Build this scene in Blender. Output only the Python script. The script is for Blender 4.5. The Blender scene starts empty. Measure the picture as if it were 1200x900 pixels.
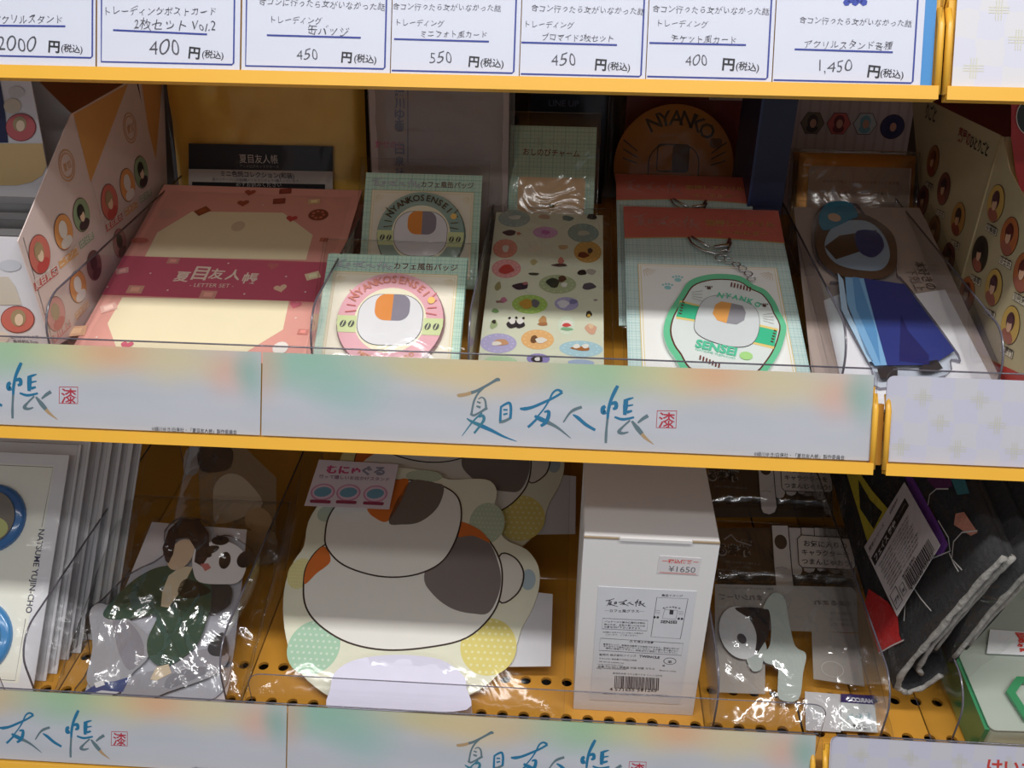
import bpy, math, random
from mathutils import Vector, Matrix, noise
random.seed(7)
S = bpy.context.scene
COL = S.collection
PI = math.pi

# ------------------------------------------------------------------ camera, world, lights, exposure
EYE = 1.45                                     # eye height; everything below stands on real planes in metres
FPX = 1100.0
R0 = Vector((0.99804839, 0.06199316, 0.00750011))    # camera right, down, forward as world vectors
R1 = Vector((0.03866531, -0.51919268, -0.85378215))
R2 = Vector((-0.04903465, 0.85240589, -0.52057641))
cam = bpy.data.cameras.new('camera'); cam.lens = 36.0*FPX/1200.0; cam.sensor_width = 36.0; cam.clip_start = 0.01
camo = bpy.data.objects.new('camera', cam); COL.objects.link(camo)
m = Matrix.Identity(4)
for i in range(3):
    m[i][0] = R0[i]; m[i][1] = -R1[i]; m[i][2] = -R2[i]
m[0][3], m[1][3], m[2][3] = 0, 0, EYE
camo.matrix_world = m
S.camera = camo
S.view_settings.view_transform = 'Standard'; S.view_settings.look = 'None'
S.view_settings.exposure = 0.0; S.view_settings.gamma = 1.0; S.view_settings.use_curve_mapping = False

w = bpy.data.worlds.new('store'); S.world = w; w.use_nodes = True
bg = w.node_tree.nodes['Background']; bg.inputs[0].default_value = (0.90, 0.93, 1.0, 1); bg.inputs[1].default_value = 0.23

def tube_light(name, x, y, z, lx, ly, power, col=(1.0, 0.985, 0.96)):
    l = bpy.data.lights.new(name, 'AREA'); l.shape = 'RECTANGLE'; l.size = lx; l.size_y = ly; l.energy = power; l.color = col
    o = bpy.data.objects.new(name, l); COL.objects.link(o); o.location = (x, y, z); return o
tube_light('ceiling_tube', 0.1, -0.02, 2.75, 2.4, 0.10, 36)
tube_light('ceiling_tube', 0.3, -0.62, 2.75, 2.4, 0.12, 10)
tube_light('ceiling_tube', 0.0, -1.9, 2.75, 2.4, 0.14, 16)

# ------------------------------------------------------------------ helpers
def ray(px, py):
    return (R0*(px-600.0) + R1*(py-450.0) + R2*FPX)
def onY(px, py, Y):
    d = ray(px, py); return Vector(d*(Y/d.y)) + Vector((0, 0, EYE))
def onX(px, py, X):
    d = ray(px, py); return Vector(d*(X/d.x)) + Vector((0, 0, EYE))
def onZ(px, py, Z):
    d = ray(px, py); return Vector(d*(Z/d.z)) + Vector((0, 0, EYE))

class Fr:
    """a real plane in the shop: origin, elevation angle, yaw; u right, v up along the sheet, n towards the shopper"""
    def __init__(s, O, e=90, yaw=0, roll=0):
        e, yaw = math.radians(e), math.radians(yaw)
        s.O = Vector(O)
        u = Vector((math.cos(yaw), math.sin(yaw), 0))
        v = Vector((-math.sin(yaw)*math.cos(e), math.cos(yaw)*math.cos(e), math.sin(e)))
        if roll:
            r = math.radians(roll); u, v = u*math.cos(r)+v*math.sin(r), v*math.cos(r)-u*math.sin(r)
        s.u, s.v, s.n = u, v, u.cross(v)
    def mat(s):
        m = Matrix.Identity(4)
        for i in range(3):
            m[i][0] = s.u[i]; m[i][1] = s.v[i]; m[i][2] = s.n[i]; m[i][3] = s.O[i]
        return m
    def px(s, x, y, h=0.0):
        d = ray(x, y); C = Vector((0, 0, EYE)); t = ((s.O + s.n*h) - C).dot(s.n)/d.dot(s.n)
        p = C + d*t - s.O
        return (p.dot(s.u), p.dot(s.v))
    def pxs(s, pts, h=0.0): return [s.px(a, b, h) for a, b in pts]
def crop(k, ox, oy, pts):
    return [(ox + p[0]/k, oy + p[1]/k) + tuple(p[2:]) for p in pts]

MC = {}
def lin(c): return tuple((x/255.0/12.92 if x/255.0 <= 0.04045 else ((x/255.0+0.055)/1.055)**2.4) for x in c)
def pm(name, rgb, rough=0.5, metal=0.0, var=0.05, scale=60, bump=0.0, coat=0.0):
    key = (name, tuple(rgb), rough, metal)
    if key in MC: return MC[key]
    mt = bpy.data.materials.new(name); mt.use_nodes = True; nt = mt.node_tree; b = nt.nodes['Principled BSDF']
    c = lin(rgb)
    tc = nt.nodes.new('ShaderNodeTexCoord'); nz = nt.nodes.new('ShaderNodeTexNoise'); nz.inputs['Scale'].default_value = scale; nz.inputs['Detail'].default_value = 4
    mr = nt.nodes.new('ShaderNodeMix'); mr.data_type = 'RGBA'
    mr.inputs[6].default_value = tuple(x*(1-var) for x in c)+(1,); mr.inputs[7].default_value = tuple(min(1, x*(1+var)) for x in c)+(1,)
    nt.links.new(tc.outputs['Object'], nz.inputs['Vector']); nt.links.new(nz.outputs['Fac'], mr.inputs[0]); nt.links.new(mr.outputs[2], b.inputs['Base Color'])
    b.inputs['Roughness'].default_value = rough; b.inputs['Metallic'].default_value = metal
    if coat: b.inputs['Coat Weight'].default_value = coat; b.inputs['Coat Roughness'].default_value = 0.08
    if bump:
        bp = nt.nodes.new('ShaderNodeBump'); bp.inputs['Strength'].default_value = bump; bp.inputs['Distance'].default_value = 0.002
        nt.links.new(nz.outputs['Fac'], bp.inputs['Height']); nt.links.new(bp.outputs[0], b.inputs['Normal'])
    MC[key] = mt; return mt
def ink(rgb): return pm('printed_ink', rgb, 0.45, 0, 0.03)

def film(name, tint=(0.97, 0.97, 0.97), gl=0.06, rough=0.10, bump=0.6, scale=40, milky=0.0, milkcol=(0.8, 0.8, 0.8)):
    """thin clear plastic: light goes through, a little of it mirrors off the surface"""
    if name in MC: return MC[name]
    mt = bpy.data.materials.new(name); mt.use_nodes = True; nt = mt.node_tree; N = nt.nodes; L = nt.links
    N.clear(); out = N.new('ShaderNodeOutputMaterial'); tr = N.new('ShaderNodeBsdfTransparent'); tr.inputs[0].default_value = tint+(1,)
    g = N.new('ShaderNodeBsdfGlossy'); g.inputs['Roughness'].default_value = rough
    fr = N.new('ShaderNodeLayerWeight'); fr.inputs[0].default_value = 0.5
    pw = N.new('ShaderNodeMath'); pw.operation = 'POWER'; pw.inputs[1].default_value = 4.0; L.new(fr.outputs['Facing'], pw.inputs[0])
    ad = N.new('ShaderNodeMath'); ad.operation = 'MULTIPLY_ADD'; ad.inputs[1].default_value = 0.55; ad.inputs[2].default_value = gl; ad.use_clamp = True
    L.new(pw.outputs[0], ad.inputs[0])
    mx = N.new('ShaderNodeMixShader'); L.new(ad.outputs[0], mx.inputs[0]); L.new(g.outputs[0], mx.inputs[2])
    if milky:
        df = N.new('ShaderNodeBsdfDiffuse'); df.inputs[0].default_value = milkcol+(1,)
        m2 = N.new('ShaderNodeMixShader'); m2.inputs[0].default_value = milky; L.new(tr.outputs[0], m2.inputs[1]); L.new(df.outputs[0], m2.inputs[2]); L.new(m2.outputs[0], mx.inputs[1])
    else: L.new(tr.outputs[0], mx.inputs[1])
    if bump:
        tc = N.new('ShaderNodeTexCoord'); nz = N.new('ShaderNodeTexNoise'); nz.inputs['Scale'].default_value = scale; nz.inputs['Detail'].default_value = 3; nz.inputs['Distortion'].default_value = 1.2
        bp = N.new('ShaderNodeBump'); bp.inputs['Strength'].default_value = bump; bp.inputs['Distance'].default_value = 0.004
        L.new(tc.outputs['Object'], nz.inputs['Vector']); L.new(nz.outputs['Fac'], bp.inputs['Height']); L.new(bp.outputs[0], g.inputs['Normal']); L.new(bp.outputs[0], fr.inputs['Normal'])
    L.new(mx.outputs[0], out.inputs[0]); MC[name] = mt; return mt

def plaid_mat(name, base, lines, pitch=0.0034, thick=0.16, glow=None):
    if name in MC: return MC[name]
    mt = bpy.data.materials.new(name); mt.use_nodes = True; nt = mt.node_tree; N = nt.nodes; L = nt.links; b = N['Principled BSDF']; b.inputs['Roughness'].default_value = 0.4
    tc = N.new('ShaderNodeTexCoord'); sp = N.new('ShaderNodeSeparateXYZ'); L.new(tc.outputs['Object'], sp.inputs[0])
    outs = []
    for ax in (0, 1):
        for pt, th, off in ((pitch, thick, 0), (pitch*3.1, thick*0.45, 0.3)):
            a = N.new('ShaderNodeMath'); a.operation = 'DIVIDE'; a.inputs[1].default_value = pt; L.new(sp.outputs[ax], a.inputs[0])
            f = N.new('ShaderNodeMath'); f.operation = 'FRACT'; L.new(a.outputs[0], f.inputs[0])
            c = N.new('ShaderNodeMath'); c.operation = 'LESS_THAN'; c.inputs[1].default_value = th; L.new(f.outputs[0], c.inputs[0]); outs.append(c)
    s = outs[0]
    for o in outs[1:]:
        q = N.new('ShaderNodeMath'); q.operation = 'ADD'; L.new(s.outputs[0], q.inputs[0]); L.new(o.outputs[0], q.inputs[1]); s = q
    q = N.new('ShaderNodeMath'); q.operation = 'MULTIPLY'; q.inputs[1].default_value = 0.42; q.use_clamp = True; L.new(s.outputs[0], q.inputs[0])
    mx = N.new('ShaderNodeMix'); mx.data_type = 'RGBA'; mx.inputs[6].default_value = lin(base)+(1,); mx.inputs[7].default_value = lin(lines)+(1,)
    L.new(q.outputs[0], mx.inputs[0]); L.new(mx.outputs[2], b.inputs['Base Color']); MC[name] = mt; return mt

# --- text to flat polygons
TXT = {}
def glyphs(s, off=0.0, res=3):
    k = (s, off, res)
    if k not in TXT:
        cu = bpy.data.curves.new('t', 'FONT'); cu.body = s; cu.size = 1; cu.resolution_u = res; cu.offset = off; cu.fill_mode = 'FRONT' if hasattr(cu, 'fill_mode') else 'BOTH'
        o = bpy.data.objects.new('t', cu); COL.objects.link(o); bpy.context.view_layer.update()
        me = bpy.data.meshes.new_from_object(o.evaluated_get(bpy.context.evaluated_depsgraph_get()))
        vs = [(v.co.x, v.co.y) for v in me.vertices]; fs = [tuple(p.vertices) for p in me.polygons]
        x0 = min([v[0] for v in vs], default=0); x1 = max([v[0] for v in vs], default=1)
        TXT[k] = (vs, fs, x0, x1)
        bpy.data.objects.remove(o); bpy.data.curves.remove(cu); bpy.data.meshes.remove(me)
    return TXT[k]

class B:
    """collects one part's mesh in the thing's own frame"""
    def __init__(s): s.v = []; s.f = []; s.mi = []; s.mats = []; s.sm = []
    def M(s, mt):
        if mt not in s.mats: s.mats.append(mt)
        return s.mats.index(mt)
    def add(s, vs, fs, mt, smooth=False):
        b = len(s.v); s.v += [tuple(v) for v in vs]; i = s.M(mt)
        for f in fs: s.f.append(tuple(b+k for k in f)); s.mi.append(i); s.sm.append(smooth)
        return s
    def poly(s, pts, h, mt):
        a = sum(pts[i][0]*pts[(i+1) % len(pts)][1]-pts[(i+1) % len(pts)][0]*pts[i][1] for i in range(len(pts)))
        if a < 0: pts = pts[::-1]
        return s.add([(p[0], p[1], h) for p in pts], [tuple(range(len(pts)))], mt)
    def slab(s, pts, h0, h1, mt, side=None):
        a = sum(pts[i][0]*pts[(i+1) % len(pts)][1]-pts[(i+1) % len(pts)][0]*pts[i][1] for i in range(len(pts)))
        if a < 0: pts = pts[::-1]
        n = len(pts)
        s.add([(p[0], p[1], h1) for p in pts]+[(p[0], p[1], h0) for p in pts], [tuple(range(n)), tuple(range(2*n-1, n-1, -1))], mt)
        s.add([(p[0], p[1], h1) for p in pts]+[(p[0], p[1], h0) for p in pts], [(i, n+i, n+(i+1) % n, (i+1) % n) for i in range(n)], side or mt)
        return s
    def box(s, a, b, mt):
        return s.slab([(a[0], a[1]), (b[0], a[1]), (b[0], b[1]), (a[0], b[1])], a[2], b[2], mt)
    def ell(s, c, rx, ry, h, mt, n=24, rot=0):
        r = math.radians(rot)
        pts = [(c[0]+rx*math.cos(t)*math.cos(r)-ry*math.sin(t)*math.sin(r), c[1]+rx*math.cos(t)*math.sin(r)+ry*math.sin(t)*math.cos(r)) for t in [2*PI*i/n for i in range(n)]]
        return s.poly(pts, h, mt)
    def line(s, pts, wd, h, mt, closed=False):
        """flat ribbon; pts (x,y[,w])"""
        P = [Vector((p[0], p[1])) for p in pts]; W = [(p[2] if len(p) > 2 else wd) for p in pts]; n = len(P); vs = []
        for i in range(n):
            a = P[(i-1) % n] if (closed or i) else P[i]; b = P[(i+1) % n] if (closed or i < n-1) else P[i]
            d = b-a
            if d.length < 1e-9: d = Vector((1, 0))
            d.normalize(); q = Vector((-d.y, d.x))*W[i]*0.5
            vs += [(P[i].x+q.x, P[i].y+q.y, h), (P[i].x-q.x, P[i].y-q.y, h)]
        m = n if closed else n-1
        return s.add(vs, [(2*i+1, 2*((i+1) % n)+1, 2*((i+1) % n), 2*i) for i in range(m)], mt)
    def smooth_line(s, pts, h, mt, sub=6):
        out = []
        n = len(pts)
        for i in range(n-1):
            p0, p1, p2, p3 = pts[max(i-1, 0)], pts[i], pts[i+1], pts[min(i+2, n-1)]
            for k in range(sub):
                t = k/sub
                out.append(tuple(0.5*((2*b)+(-a+c)*t+(2*a-5*b+4*c-d)*t*t+(-a+3*b-3*c+d)*t**3) if j < 2 else b+(c-b)*t for j, (a, b, c, d) in enumerate(zip(p0, p1, p2, p3))))
        out.append(tuple(pts[-1]))
        return s.line(out, 0, h, mt)
    def tube(s, pts, r, mt, n=8, closed=False):
        P = [Vector(p) for p in pts]; k = len(P); vs = []; up = None
        for i in range(k):
            a = P[(i-1) % k] if (closed or i) else P[i]; b = P[(i+1) % k] if (closed or i < k-1) else P[i]
            d = (b-a).normalized()
            if up is None: up = d.orthogonal().normalized()
            up = (up-d*up.dot(d)).normalized(); q = d.cross(up)
            rr = r[i] if isinstance(r, (list, tuple)) else r
            for j in range(n):
                t = 2*PI*j/n; vs.append(P[i]+up*rr*math.cos(t)+q*rr*math.sin(t))
        m = k if closed else k-1
        fs = [(i*n+j, i*n+(j+1) % n, ((i+1) % k)*n+(j+1) % n, ((i+1) % k)*n+j) for i in range(m) for j in range(n)]
        if not closed: fs += [tuple(range(n-1, -1, -1)), tuple(range((k-1)*n, k*n))]
        return s.add(vs, fs, mt, True)
    def dome(s, c, prof, mt, n=40):
        """lathe about the sheet normal; prof [(r,h)]"""
        vs = []; 
        for r, h in prof:
            for j in range(n):
                t = 2*PI*j/n; vs.append((c[0]+r*math.cos(t), c[1]+r*math.sin(t), h))
        k = len(prof); fs = [(i*n+j, i*n+(j+1) % n, (i+1)*n+(j+1) % n, (i+1)*n+j) for i in range(k-1) for j in range(n)]
        fs.append(tuple((k-1)*n+j for j in range(n)))
        return s.add(vs, fs, mt, True)
    def text(s, t, a, b, h, mt, off=0.0, ys=1.0, mirror=False, res=3, fit=True, size=None, hand=0.0):
        """text with its baseline from a to b"""
        vs, fs, x0, x1 = glyphs(t, off, res)
        A = Vector(a); D = Vector(b)-A; Ln = D.length; D.normalize(); q = Vector((-D.y, D.x))
        k = Ln/(x1-x0) if size is None else size; ky = k*ys
        out = []
        for (x, y) in vs:
            if hand: y = y*(1+.10*math.sin(x*5.3+len(t)))+hand*(math.sin(x*2.9+len(t)*1.7)+.6*math.sin(x*7.1)); x = x+hand*.7*math.sin(x*6.1+y*4)+y*hand*1.2
            X = (x1-x if mirror else x-x0)*k; p = A+D*X+q*(y*ky); out.append((p.x, p.y, h))
        fs2 = [f[::-1] for f in fs] if mirror else fs
        return s.add(out, fs2, mt)
    def arc_text(s, t, c, r, a0, a1, size, h, mt, off=0.0):
        n = len(t)
        for i, ch in enumerate(t):
            if ch == ' ': continue
            g = math.radians(a0+(a1-a0)*i/(n-1)); up = Vector((math.cos(g), math.sin(g))); rt = Vector((up.y, -up.x))
            if a1 > a0: up, rt = -up, -rt; base = Vector(c[:2]) - up*r
            else: base = Vector(c[:2]) + up*r
            vs, fs, x0, x1 = glyphs(ch, off, 2)
            s.add([(*(base+rt*((x-(x0+x1)/2)*size)+up*(y*size)), h) for x, y in vs], fs, mt)
        return s
    def obj(s, name, parent=None, fr=None, bevel=0):
        me = bpy.data.meshes.new(name); me.from_pydata(s.v, [], s.f)
        for mt in s.mats: me.materials.append(mt)
        me.polygons.foreach_set('material_index', s.mi); me.polygons.foreach_set('use_smooth', s.sm); me.update()
        o = bpy.data.objects.new(name, me); COL.objects.link(o)
        if parent: o.parent = parent
        if fr: o.matrix_world = fr.mat()
        if bevel:
            md = o.modifiers.new('bevel', 'BEVEL'); md.width = bevel; md.segments = 2; md.limit_method = 'ANGLE'
        return o

def tag(o, label=None, cat=None, group=None, kind=None):
    for k, v in (('label', label), ('category', cat), ('group', group), ('kind', kind)):
        if v: o[k] = v
    return o
def thing(name, label, cat, fr, group=None):
    o = bpy.data.objects.new(name, None); o.empty_display_size = 0.01; COL.objects.link(o); o.matrix_world = fr.mat()
    return tag(o, label, cat, group)
def copy_tree(o, parent=None):
    c = o.copy(); COL.objects.link(c)
    if parent: c.parent = parent
    for ch in list(o.children): copy_tree(ch, c)
    return c
def rr(x0, y0, x1, y1, r, n=5):
    out = []
    for cx, cy, a in ((x1-r, y1-r, 0), (x0+r, y1-r, 90), (x0+r, y0+r, 180), (x1-r, y0+r, 270)):
        for i in range(n+1):
            t = math.radians(a+90*i/n); out.append((cx+r*math.cos(t), cy+r*math.sin(t)))
    return out
def spl(pts, sub=5):
    out = []; n = len(pts)
    for i in range(n):
        p0, p1, p2, p3 = pts[i-1], pts[i], pts[(i+1) % n], pts[(i+2) % n]
        for k in range(sub):
            t = k/sub
            out.append(tuple(0.5*((2*b)+(-a+c)*t+(2*a-5*b+4*c-d)*t*t+(-a+3*b-3*c+d)*t**3) for a, b, c, d in zip(p0, p1, p2, p3)))
    return out
L_ = 0.00016           # one layer of print

CLEAR = film('clear_wrap', (0.95, 0.95, 0.95), 0.03, 0.12, 0.45, 22)
CLEAR2 = film('crinkled_wrap', (0.93, 0.93, 0.92), 0.12, 0.13, 1.0, 26)
MILK = film('hazy_wrap', (0.85, 0.83, 0.80), 0.05, 0.15, 0.9, 45, 0.22, (0.55, 0.52, 0.50))
RIGID = film('clear_acrylic', (0.95, 0.95, 0.96), 0.02, 0.05, 0.0)
EDGE = film('acrylic_cut_edge', (0.30, 0.28, 0.34), 0.10, 0.2, 0.0, 40, 0.35, (0.30, 0.28, 0.34))  # dark tint stands in for refraction darkening the edges of clear plastic
WHITE = pm('white_card', (222, 221, 220), 0.5)
YEL = pm('yellow_painted_steel', (228, 172, 58), 0.34, 0, 0.04, 30)
YEL2 = pm('ochre_shelf_steel', (210, 150, 56), 0.42, 0, 0.05, 25)
DARK = pm('dark_backing', (46, 36, 32), 0.7)
CHROME = pm('chrome', (200, 200, 205), 0.16, 1.0)

def bag(parent, fr, u0, v0, u1, v1, h, amp=0.0015, mt=None, seed=0, nu=26, nv=26, name='clear_wrapper', back=0.0, flap=None):
    """a loose clear wrapper: puffed front skin, flat back skin, welded rim"""
    b = B(); mt = mt or CLEAR
    vs = []
    for j in range(nv+1):
        for i in range(nu+1):
            a, c = i/nu, j/nv
            e = min(1, 6*min(a, 1-a), 6*min(c, 1-c)); e = math.sqrt(max(e, 0))
            u = u0+(u1-u0)*a; v = v0+(v1-v0)*c
            p1, p2 = u*0.8+v*0.6, v*0.8-u*0.6; p3, p4 = u*0.92-v*0.38, v*0.92+u*0.38
            cr_ = (1-abs(noise.noise(Vector((p1*62+seed, p2*13, seed*1.7)))))**5 + (1-abs(noise.noise(Vector((p3*48, p4*10+seed, 3)))))**6
            q = 0.45*noise.noise(Vector((u*24+seed, v*18, seed)))+0.45*cr_
            vs.append((u, v, back+(h-back)*e+amp*q*(0.25+0.75*e)+amp*0.9))
    b.add(vs, [(j*(nu+1)+i, j*(nu+1)+i+1, (j+1)*(nu+1)+i+1, (j+1)*(nu+1)+i) for j in range(nv) for i in range(nu)], mt, True)
    # welded rim: a narrow doubled edge
    for p in ([(u0, v0), (u0, v1)], [(u1, v0), (u1, v1)], [(u0, v1), (u1, v1)]):
        (xa, ya), (xb, yb) = p; pts = []
        for k in range(13):
            t = k/12; pts.append((xa+(xb-xa)*t, ya+(yb-ya)*t, back+amp+amp*0.8*noise.noise(Vector((xa*50+t*9, ya*50, seed)))))
        b.tube(pts, 0.0004, mt, 5)
    return b.obj(name, parent)

# ================================================================== the fixture (setting)
TILT = 62.6
FT = Fr((0, 0.585, EYE-0.139), TILT)
FM = Fr((0, 0.5315, EYE-0.3765), TILT)
FL = Fr((0, 0.4715, EYE-0.6695), TILT)
XB = 0.2165                      # where one bay ends and the next begins

fl = B(); fl.box((-1.6, -2.4, -0.02), (1.6, 1.1, 0.0), pm('grey_vinyl_floor', (150, 148, 145), 0.4)); tag(fl.obj('floor'), kind='structure')
wb = B(); wb.box((-0.75, 0.985, 0.0), (0.85, 1.0, 1.75), pm('dark_brown_back_panel', (58, 42, 30), 0.6)); tag(wb.obj('wall_back'), kind='structure')

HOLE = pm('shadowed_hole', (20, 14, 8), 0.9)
def rail(name_label, fr, x0, x1, hh, yb):
    """one bay's price rail: back plate, lower lip, rolled ends"""
    t = thing('price_rail', name_label, 'shelf rail', Fr(fr.O + fr.u*((x0+x1)/2), TILT), None)
    xm = (x0+x1)/2; a, c = x0-xm, x1-xm
    b = B(); b.box((a, -0.004, -0.0040), (c, hh, -0.0022), YEL); b.obj('back_plate', t)
    b = B(); b.box((a, -0.0075, -0.0040), (c, 0.0005, 0.0040), YEL); b.obj('lower_lip', t, bevel=0.0012)
    for xx in (a, c):
        b = B(); b.tube([(xx, -0.004, 0.001), (xx, hh*0.7, 0.001), (xx, hh*0.9, -0.003)], 0.0022, YEL); b.obj('rolled_end', t)
    return t
def holder(fr, x0, x1, h0, h1, label):
    """clear strip holder clipped over the rail"""
    t = thing('strip_holder', label, 'strip holder', Fr(fr.O + fr.u*((x0+x1)/2), TILT))
    xm = (x0+x1)/2; a, c = x0-xm, x1-xm
    b = B(); b.slab(rr(a, h0, c, h1, 0.006), 0.0012, 0.0020, RIGID, EDGE); b.obj('clear_front', t)
    b = B(); b.tube([(a+.004, h1+0.0004, 0.0016), (c-.004, h1+0.0004, 0.0016)], 0.0006, EDGE, 6); b.obj('top_edge', t)
    return t

def board(label, yf, zf, yb, zb, x0, x1, holes=False):
    e = math.degrees(math.atan2(zb-zf, yb-yf)); Ln = math.hypot(zb-zf, yb-yf)
    xm = (x0+x1)/2; fr = Fr((xm, yf, EYE+zf), e); t = thing('shelf', label, 'shelf', fr)
    a, c = x0-xm, x1-xm
    b = B()
    if holes:
        px, pr = 0.0183, 0.0047
        rows = [(0.539-yf, 0.0), (0.578-yf, 0.4)]
        us = []
        k = int((c-a)/px); m0 = (c-a-k*px)/2
        v = 0.0; n = 16
        for rv, off in rows:
            b.slab([(a, v), (c, v), (c, rv-px/2), (a, rv-px/2)], -0.0012, 0, YEL2)
            for i in range(k):
                u0 = a+m0+i*px; cx, cy = u0+px/2, rv
                sq = []
                for j in range(n):
                    g = 2*PI*j/n+PI/4; dx, dy = math.cos(g), math.sin(g); q = max(abs(dx), abs(dy)); sq.append((cx+dx/q*px/2, cy+dy/q*px/2))
                ci = [(cx+pr*math.cos(2*PI*j/n+PI/4), cy+pr*math.sin(2*PI*j/n+PI/4)) for j in range(n)]
                vs = [(p[0], p[1], 0) for p in sq]+[(p[0], p[1], 0) for p in ci]+[(p[0], p[1], -0.003) for p in ci]
                b.add(vs, [(j, (j+1) % n, n+(j+1) % n, n+j) for j in range(n)], YEL2)
                b.add(vs, [(n+j, n+(j+1) % n, 2*n+(j+1) % n, 2*n+j) for j in range(n)], YEL2)
            for (ua, ub) in ((a, a+m0), (c-m0, c)):
                b.slab([(ua, rv-px/2), (ub, rv-px/2), (ub, rv+px/2), (ua, rv+px/2)], -0.0012, 0, YEL2)
            v = rv+px/2
        b.slab([(a, v), (c, v), (c, Ln), (a, Ln)], -0.0012, 0, YEL2)
        d = B(); d.box((a, 0, -0.016), (c, Ln, -0.013), HOLE); d.obj('hole_shade_sheet', t)  # near-black sheet paints the shade of the cavity seen through the holes
    else:
        b.box((a, 0, -0.0015), (c, Ln, 0), YEL2)
    b.obj('perforated_deck' if holes else 'deck', t)
    d = B(); d.box((a, -0.001, -0.02), (c, 0.001, 0.0), YEL); d.obj('front_flange', t)
    return t
SH_Y0, SH_Z0, SH_E = 0.556, -0.3745, 3.0
board('yellow steel shelf deck under the letter set and badge cards', SH_Y0, SH_Z0, 0.97, SH_Z0+(0.97-SH_Y0)*math.tan(math.radians(SH_E)), -0.62, XB+0.0005)
board('yellow steel shelf deck of the right-hand bay, middle level', SH_Y0, SH_Z0, 0.97, SH_Z0+(0.97-SH_Y0)*math.tan(math.radians(SH_E)), XB+0.0025, 0.72)
board('yellow perforated shelf deck under the white carton', 0.497, -0.662, 0.97, -0.662, -0.62, XB+0.0005, True)
board('yellow perforated shelf deck under the folded black towel', 0.497, -0.662, 0.97, -0.662, XB+0.0025, 0.72, True)
def shelf_z(y): return EYE+SH_Z0+(y-SH_Y0)*math.tan(math.radians(SH_E))
board('yellow steel top shelf deck behind the handwritten price cards', 0.612, -0.088, 0.97, -0.060, -0.62, 0.2215)
board('yellow steel top shelf deck behind the pale plaid card', 0.612, -0.088, 0.97, -0.060, 0.2225, 0.72)

rail('yellow rail carrying the handwritten price cards', FT, -0.62, 0.2185, 0.052, .6)
rail('yellow rail at the top right carrying the pale plaid card', FT, 0.2235, 0.72, 0.052, .6)
rail('yellow rail below the middle painted strips', FM, -0.62, 0.2150, 0.052, .6)
rail('yellow rail below the middle plaid strip at right', FM, 0.2235, 0.72, 0.052, .6)
rail('yellow rail below the lower painted strips', FL, -0.62, 0.2110, 0.052, .6)
rail('yellow rail below the lower plaid strip at right', FL, 0.2205, 0.72, 0.052, .6)
# channel seen in the gap between the two middle holders
b = B(); b.box((0.2155, -0.002, -0.012), (0.2230, 0.040, -0.006), YEL2); b.obj('rail_bracket', None, FM)
tag(bpy.data.objects['rail_bracket'], 'yellow steel bracket showing in the gap between the two middle strips', 'bracket')

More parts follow.
